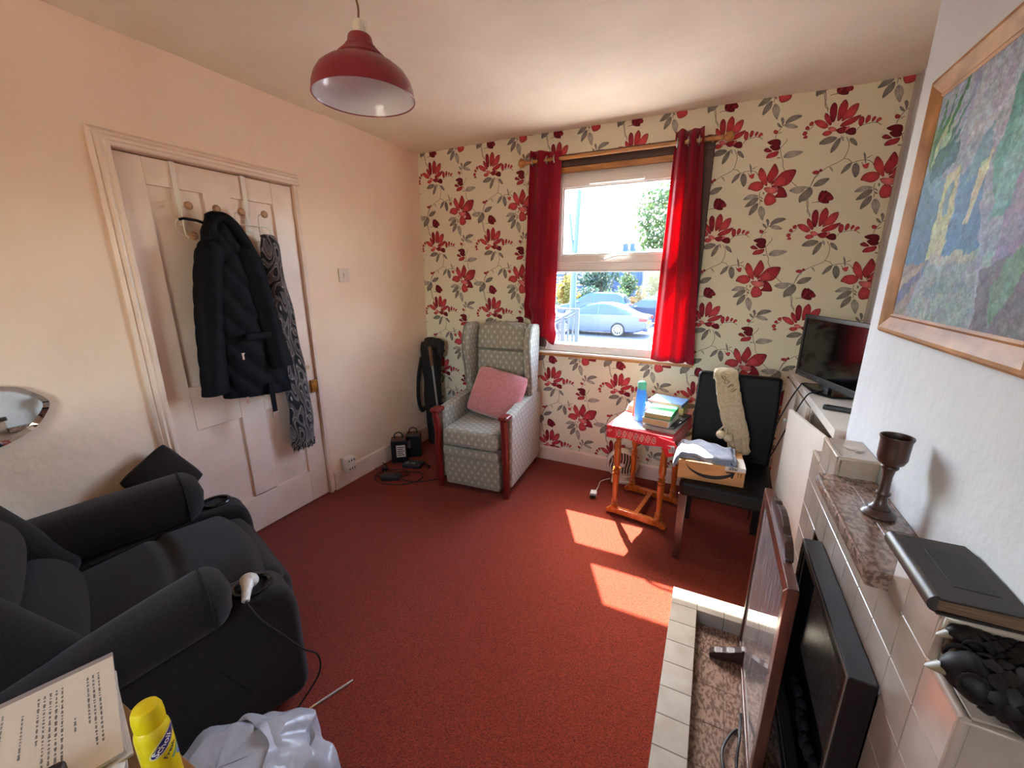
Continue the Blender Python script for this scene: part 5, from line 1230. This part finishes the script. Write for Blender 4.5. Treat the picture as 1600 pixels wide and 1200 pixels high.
def car(label, loc, rz, paint, hatch=False):
    t = thing('car', label, 'car', loc, rz, 'parked cars outside the window')
    L_ = 4.5; hw = .88
    if hatch: body_ = [(0, .30), (.05, .62), (.10, .92), (1.0, .98), (3.3, .95), (4.2, .78), (4.42, .58), (4.42, .30), (3.9, .20), (.5, .20)]; roof = [(.12, .92), (.42, 1.40), (.75, 1.52), (2.2, 1.54), (2.6, 1.46), (3.45, .95)]
    else: body_ = [(0, .36), (.02, .62), (.06, .86), (.7, .95), (3.2, .90), (4.2, .76), (4.48, .56), (4.48, .30), (3.9, .20), (.5, .20)]; roof = [(.55, .94), (1.35, 1.30), (1.75, 1.38), (2.25, 1.38), (2.65, 1.30), (3.4, .90)]
    m = frame((0, 0, 0), (-1, 0, 0), (0, 0, 1), (0, 1, 0))
    obj('body', MB().prism(body_, -hw, hw, m, .06, 3), paint, t, smooth=50)
    b = MB(); n_ = len(roof); vs = []
    for s in (-1, 1):
        for (x, z) in roof: vs.append((-x, s*(hw-.04-(z-.9)*.42), z))
    b.raw(vs, [list(range(n_)), list(range(n_, 2*n_))[::-1]]+[[i, (i+1) % n_, n_+(i+1) % n_, n_+i] for i in range(n_)]); obj('cabin', b, paint, t, smooth=40)
    def win_(P, name='side_window'):
        for s in (-1, 1):
            b = MB(); b.raw([(-x, s*(hw-.028-(z-.9)*.42), z) for x, z in P], [list(range(len(P)))]); obj(name, b, glass_d, t, smooth=0)
    xm = 2.1
    r0, r1 = roof[0], roof[-1]
    win_([(roof[0][0]+.38, .96), (roof[1][0]+.05, roof[1][1]-.06), (roof[2][0], roof[2][1]-.06), (xm-.04, roof[2][1]-.06), (xm-.04, .96)]); win_([(xm+.04, .96), (xm+.04, roof[3][1]-.06), (roof[4][0]-.05, roof[4][1]-.05), (roof[5][0]-.30, .96)])
    for (a, c, nm) in ((roof[0], roof[1], 'rear_window'), (roof[5], roof[4], 'windscreen')):
        b = MB(); e = .03 if nm == 'windscreen' else -.03
        w0, w1 = hw-.16-(a[1]-.9)*.4, hw-.14-(c[1]-.9)*.42
        b.raw([(-(a[0]+(c[0]-a[0])*.1)-e, -w0, a[1]+(c[1]-a[1])*.1+.012), (-(a[0]+(c[0]-a[0])*.1)-e, w0, a[1]+(c[1]-a[1])*.1+.012), (-(a[0]+(c[0]-a[0])*.92)-e, w1, a[1]+(c[1]-a[1])*.92+.012), (-(a[0]+(c[0]-a[0])*.92)-e, -w1, a[1]+(c[1]-a[1])*.92+.012)], [[0, 1, 2, 3]]); obj(nm, b, glass_d, t, smooth=0)
    for x in (1.18, 3.62):
        for s in (-1, 1):
            wm_ = frame((-x, s*(hw-.09), .31), (1, 0, 0), (0, 0, 1), (0, s*1.0, 0))
            w_ = obj('wheel', MB().lathe([(.20, -.08), (.30, -.08), (.315, -.05), (.315, .07), (.30, .10), (.23, .10), (.21, .06), (0, .06)], 28, wm_), tyre, t, smooth=40)
            b = MB(); b.lathe([(.195, .10), (.225, .11), (.225, .09), (.195, .085)], 28, wm_); b.lathe([(0, .10), (.05, .095), (.05, .07)], 12, wm_)
            for k in range(10): b.box(.03, .21, -.014, .014, .085, .10, M=wm_ @ RZ(36*k))
            obj('rim', b, alloy, w_, smooth=40)
    for s in (-1, 1):
        obj('tail_lamp', MB().box(-.32, .012, s*hw-.12 if s > 0 else -hw-.012, hw+.012 if s > 0 else -hw+.12, .70, .84, .02), lamp_r, t)
    obj('number_plate', MB().box(-.02, .03, -.26, .26, .55, .67, .006), plate_y, t); obj('bumper', MB().box(-.15, .05, -hw+.04, hw-.04, .28, .46, .04, 3), paint, t)
    for s in (-1, 1): obj('door_mirror', MB().box(-3.12, -2.98, s*(hw+.02), s*(hw+.17), .92, 1.04, .03), paint, t)
    return t
slate = M('slate_blue_paint', (44, 62, 92), .25, metal=.1, coat=.6)
car('slate blue saloon car parked nearest the window with its rear to the right', (-2.42, 18.6, GZ), 0, slate)
car('dark blue-grey car parked behind the slate blue saloon', (-.6, 23.2, GZ), 0, M('dark_grey_blue_paint', (34, 44, 66), .25, metal=.1, coat=.6), True)
car('bright blue hatchback in the far row behind the grey car', (-4.6, 26.0, GZ), 0, M('bright_blue_paint', (32, 66, 140), .25, metal=.2, coat=.6), True)
iron = M('grey_iron', (44, 52, 58), .5)
rl = thing('garden_railing', 'grey iron railing with sloping handrail outside the window', 'railing', (0, 0, 0))
b = MB(); b.tube([(-3.6, 9, .74), (-2.73, 9, .735)], .022, 8); b.tube([(-3.6, 9, .27), (-2.72, 9, .75)], .022, 8); b.tube([(-3.6, 9, .20), (-2.72, 9, .68)], .016, 8); obj('handrail', b, iron, rl)
for k in range(8):
    x = -3.5+k*.11; zt = .20+(x+3.6)/.88*.48
    obj('baluster', MB().box(x-.018, x+.018, 8.98, 9.02, GZ+.05, zt), iron, rl, smooth=0)
obj('post', MB().box(-2.78, -2.70, 8.96, 9.04, GZ+.05, .76), iron, rl); obj('post', MB().box(-3.12, -3.03, 8.96, 9.04, GZ+.05, .55), iron, rl)
gw2 = thing('garden_wall', 'low pale rendered garden wall below the window view', 'wall', (-1.5, 10.3, GZ))
obj('wall_body', MB().box(-5, 5, -.12, .12, .05, .88), M('pale_render', (186, 178, 166), .9, c2=(170, 162, 150), vs=4), gw2); obj('coping', MB().box(-5.05, 5.05, -.16, .16, .88, .94, .01), M('coping_stone', (206, 200, 190), .9), gw2)
lpst = thing('lamp_post', 'tall grey street lamp post seen at the left of the window', 'lamp post', (-6.35, 20.0, GZ))
obj('column', MB().tube([(0, 0, 0), (0, 0, 2.4), (.0, 0, 2.6), (.16, 0, 7.2)], [.16, .15, .13, .10], 12), M('galvanised_steel', (62, 80, 92), .5, metal=.2), lpst)
obj('arm', MB().tube(catmull([(0, 0, 3.1), (-.14, .0, 4.2), (-.32, .05, 5.4)], 6), .07, 8), MATS['galvanised_steel'], lpst)
obj('lantern', MB().box(-.12, .55, -.12, .12, 7.1, 7.28, .04), MATS['galvanised_steel'], lpst)
bark = M('bark', (72, 58, 48), .9, bump=.03, bs=20)
def leaves(name, par, mat, c, r, n, ls, seed):
    g = random.Random(seed); b = MB()
    lobes = [(Vector((g.gauss(0, .5), g.gauss(0, .5), g.gauss(0, .5)))) for _ in range(9)]
    for _ in range(n):
        l = g.choice(lobes); d = Vector((g.gauss(0, 1), g.gauss(0, 1), g.gauss(0, 1))).normalized()*(.5*g.uniform(.55, 1.05))
        p = Vector((c[0]+(l.x*.75+d.x)*r[0], c[1]+(l.y*.75+d.y)*r[1], c[2]+(l.z*.6+d.z)*r[2]))
        if p.z < GZ+.03: continue
        a = Vector((g.gauss(0, 1), g.gauss(0, 1), g.gauss(0, 1))).normalized()*ls*g.uniform(.6, 1.2); q = a.orthogonal().normalized()*ls*.38
        b.raw([p, p+a*.5+q, p+a, p+a*.5-q], [[0, 1, 2, 3]])
    return stuff(obj(name, b, mat, par, smooth=0))
def tree(label, loc, h, r, zc, n, ls, mat, seed, cat='tree', group=None):
    t = thing('tree' if cat == 'tree' else 'shrub', label, cat, loc, 0, group)
    if cat == 'tree':
        b = MB(); b.tube(catmull([(0, 0, 0), (.05, 0, h*.3), (-.03, .04, h*.6), (.05, 0, h*.9)], 5), [.16*(1-i/18) for i in range(16)], 10)
        for k in range(6): a = k*1.1; b.tube([(0, 0, h*(.3+.08*k)), (r[0]*.5*math.cos(a), r[1]*.5*math.sin(a), h*(.5+.09*k))], [.05, .015], 6)
        obj('trunk', b, bark, t)
    else: obj('stem', MB().tube([(0, 0, 0), (.05, 0, h*.4), (0, .05, h*.7)], [.06, .05, .02], 8), bark, t)
    leaves('foliage', t, mat, (0, 0, zc), r, n, ls, seed); return t
lf1 = M('leaf_green', (46, 68, 38), .6, c2=(70, 88, 44), vs=2, tl=.4); lf2 = M('leaf_blue_green', (36, 60, 54), .6, c2=(54, 76, 56), vs=2, tl=.35); lf3 = M('leaf_yellow', (104, 100, 36), .6, c2=(128, 108, 38), vs=2, tl=.4); lf4 = M('leaf_rust', (108, 70, 36), .6, c2=(76, 80, 42), vs=2, tl=.3)
tree('big leafy street tree filling the right of the upper window pane', (-1.35, 17.0, GZ), 5.6, (1.75, 1.75, 2.5), 4.3, 9000, .16, lf1, 1)
tree('blue-green tree behind the cars at the centre of the lower pane', (-8.6, 34.6, GZ), 4.0, (1.9, 1.2, 1.5), 2.6, 1800, .26, lf2, 2)
tree('small pointed green tree left of the far orange shrub', (-6.1, 32.6, GZ), 3.4, (.6, .7, 1.4), 2.0, 900, .2, lf1, 3)
tree('yellow-leaved small tree at the far left of the lower pane', (-9.55, 28.2, GZ), 3.8, (.8, .8, 1.6), 1.7, 1500, .2, lf3, 4)
tree('tall dark green tree behind the hatchback at the right of the lower pane', (-3.6, 33.4, GZ), 4.6, (1.5, 1.2, 2.0), 2.5, 1800, .24, lf1, 5)
for i, (x, y, r, m, s, lb) in enumerate(((-8.3, 29.0, 1.0, lf2, 6, 'grey-green shrub at the left end of the far hedge'), (-6.3, 29.2, 1.0, lf1, 7, 'rounded pale green shrub in the middle of the far hedge'), (-4.7, 29.8, .8, lf4, 8, 'rusty orange shrub left behind the hatchback roof'), (-2.9, 29.8, .9, lf4, 9, 'rusty orange shrub right behind the grey car roof'), (-11.7, 30.2, .95, lf1, 10, 'leafy shrub beyond the lamp post base'))):
    tree(lb, (x, y, GZ), 1.6, (r, r*.8, r*.95), r*.85+.1, 900, .2, m, s, 'shrub', 'hedge shrubs along the car park')
wl = thing('far_wall', 'long blue-grey slatted fence behind the far trees', 'fence', (-6, 37.5, GZ))
for k in range(9): obj('board', MB().box(-9, 9, -.04+.01*(k % 2), .04, .35*k+.02, .35*k+.34, .01), M('blue_grey_board', (54, 72, 100), .8), wl)
for k in range(7): obj('post', MB().box(-9+3*k-.07, -9+3*k+.07, -.12, -.03, 0, 3.3), MATS['blue_grey_board'], wl)
hs = thing('distant_house', 'distant blue-grey house with two chimneys on the skyline', 'house', (-13.4, 62, GZ))
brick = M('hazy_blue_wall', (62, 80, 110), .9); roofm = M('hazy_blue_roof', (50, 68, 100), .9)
obj('wall', MB().box(-.5, 9.5, -3, 3, 0, 4.7), brick, hs, smooth=0)
obj('roof', MB().prism([(-3.2, 4.7), (3.2, 4.7), (0, 6.3)], -.7, 9.7, frame((0, 0, 0), (0, 1, 0), (0, 0, 1), (1, 0, 0))), roofm, hs, smooth=0)
for x in (1.2, 2.2): obj('chimney', MB().box(x-.3, x+.3, -.5, .5, 5.6, 7.0), roofm, hs)
for x in (1.5, 4.0, 6.5):
    w_ = obj('window', MB().box(x-.5, x+.5, -3.05, -2.95, 3.0, 4.2), M('hazy_frame', (190, 200, 214), .7), hs, smooth=0); obj('pane', MB().box(x-.42, x+.42, -3.07, -3.04, 3.08, 4.12), glass_d, w_, smooth=0)
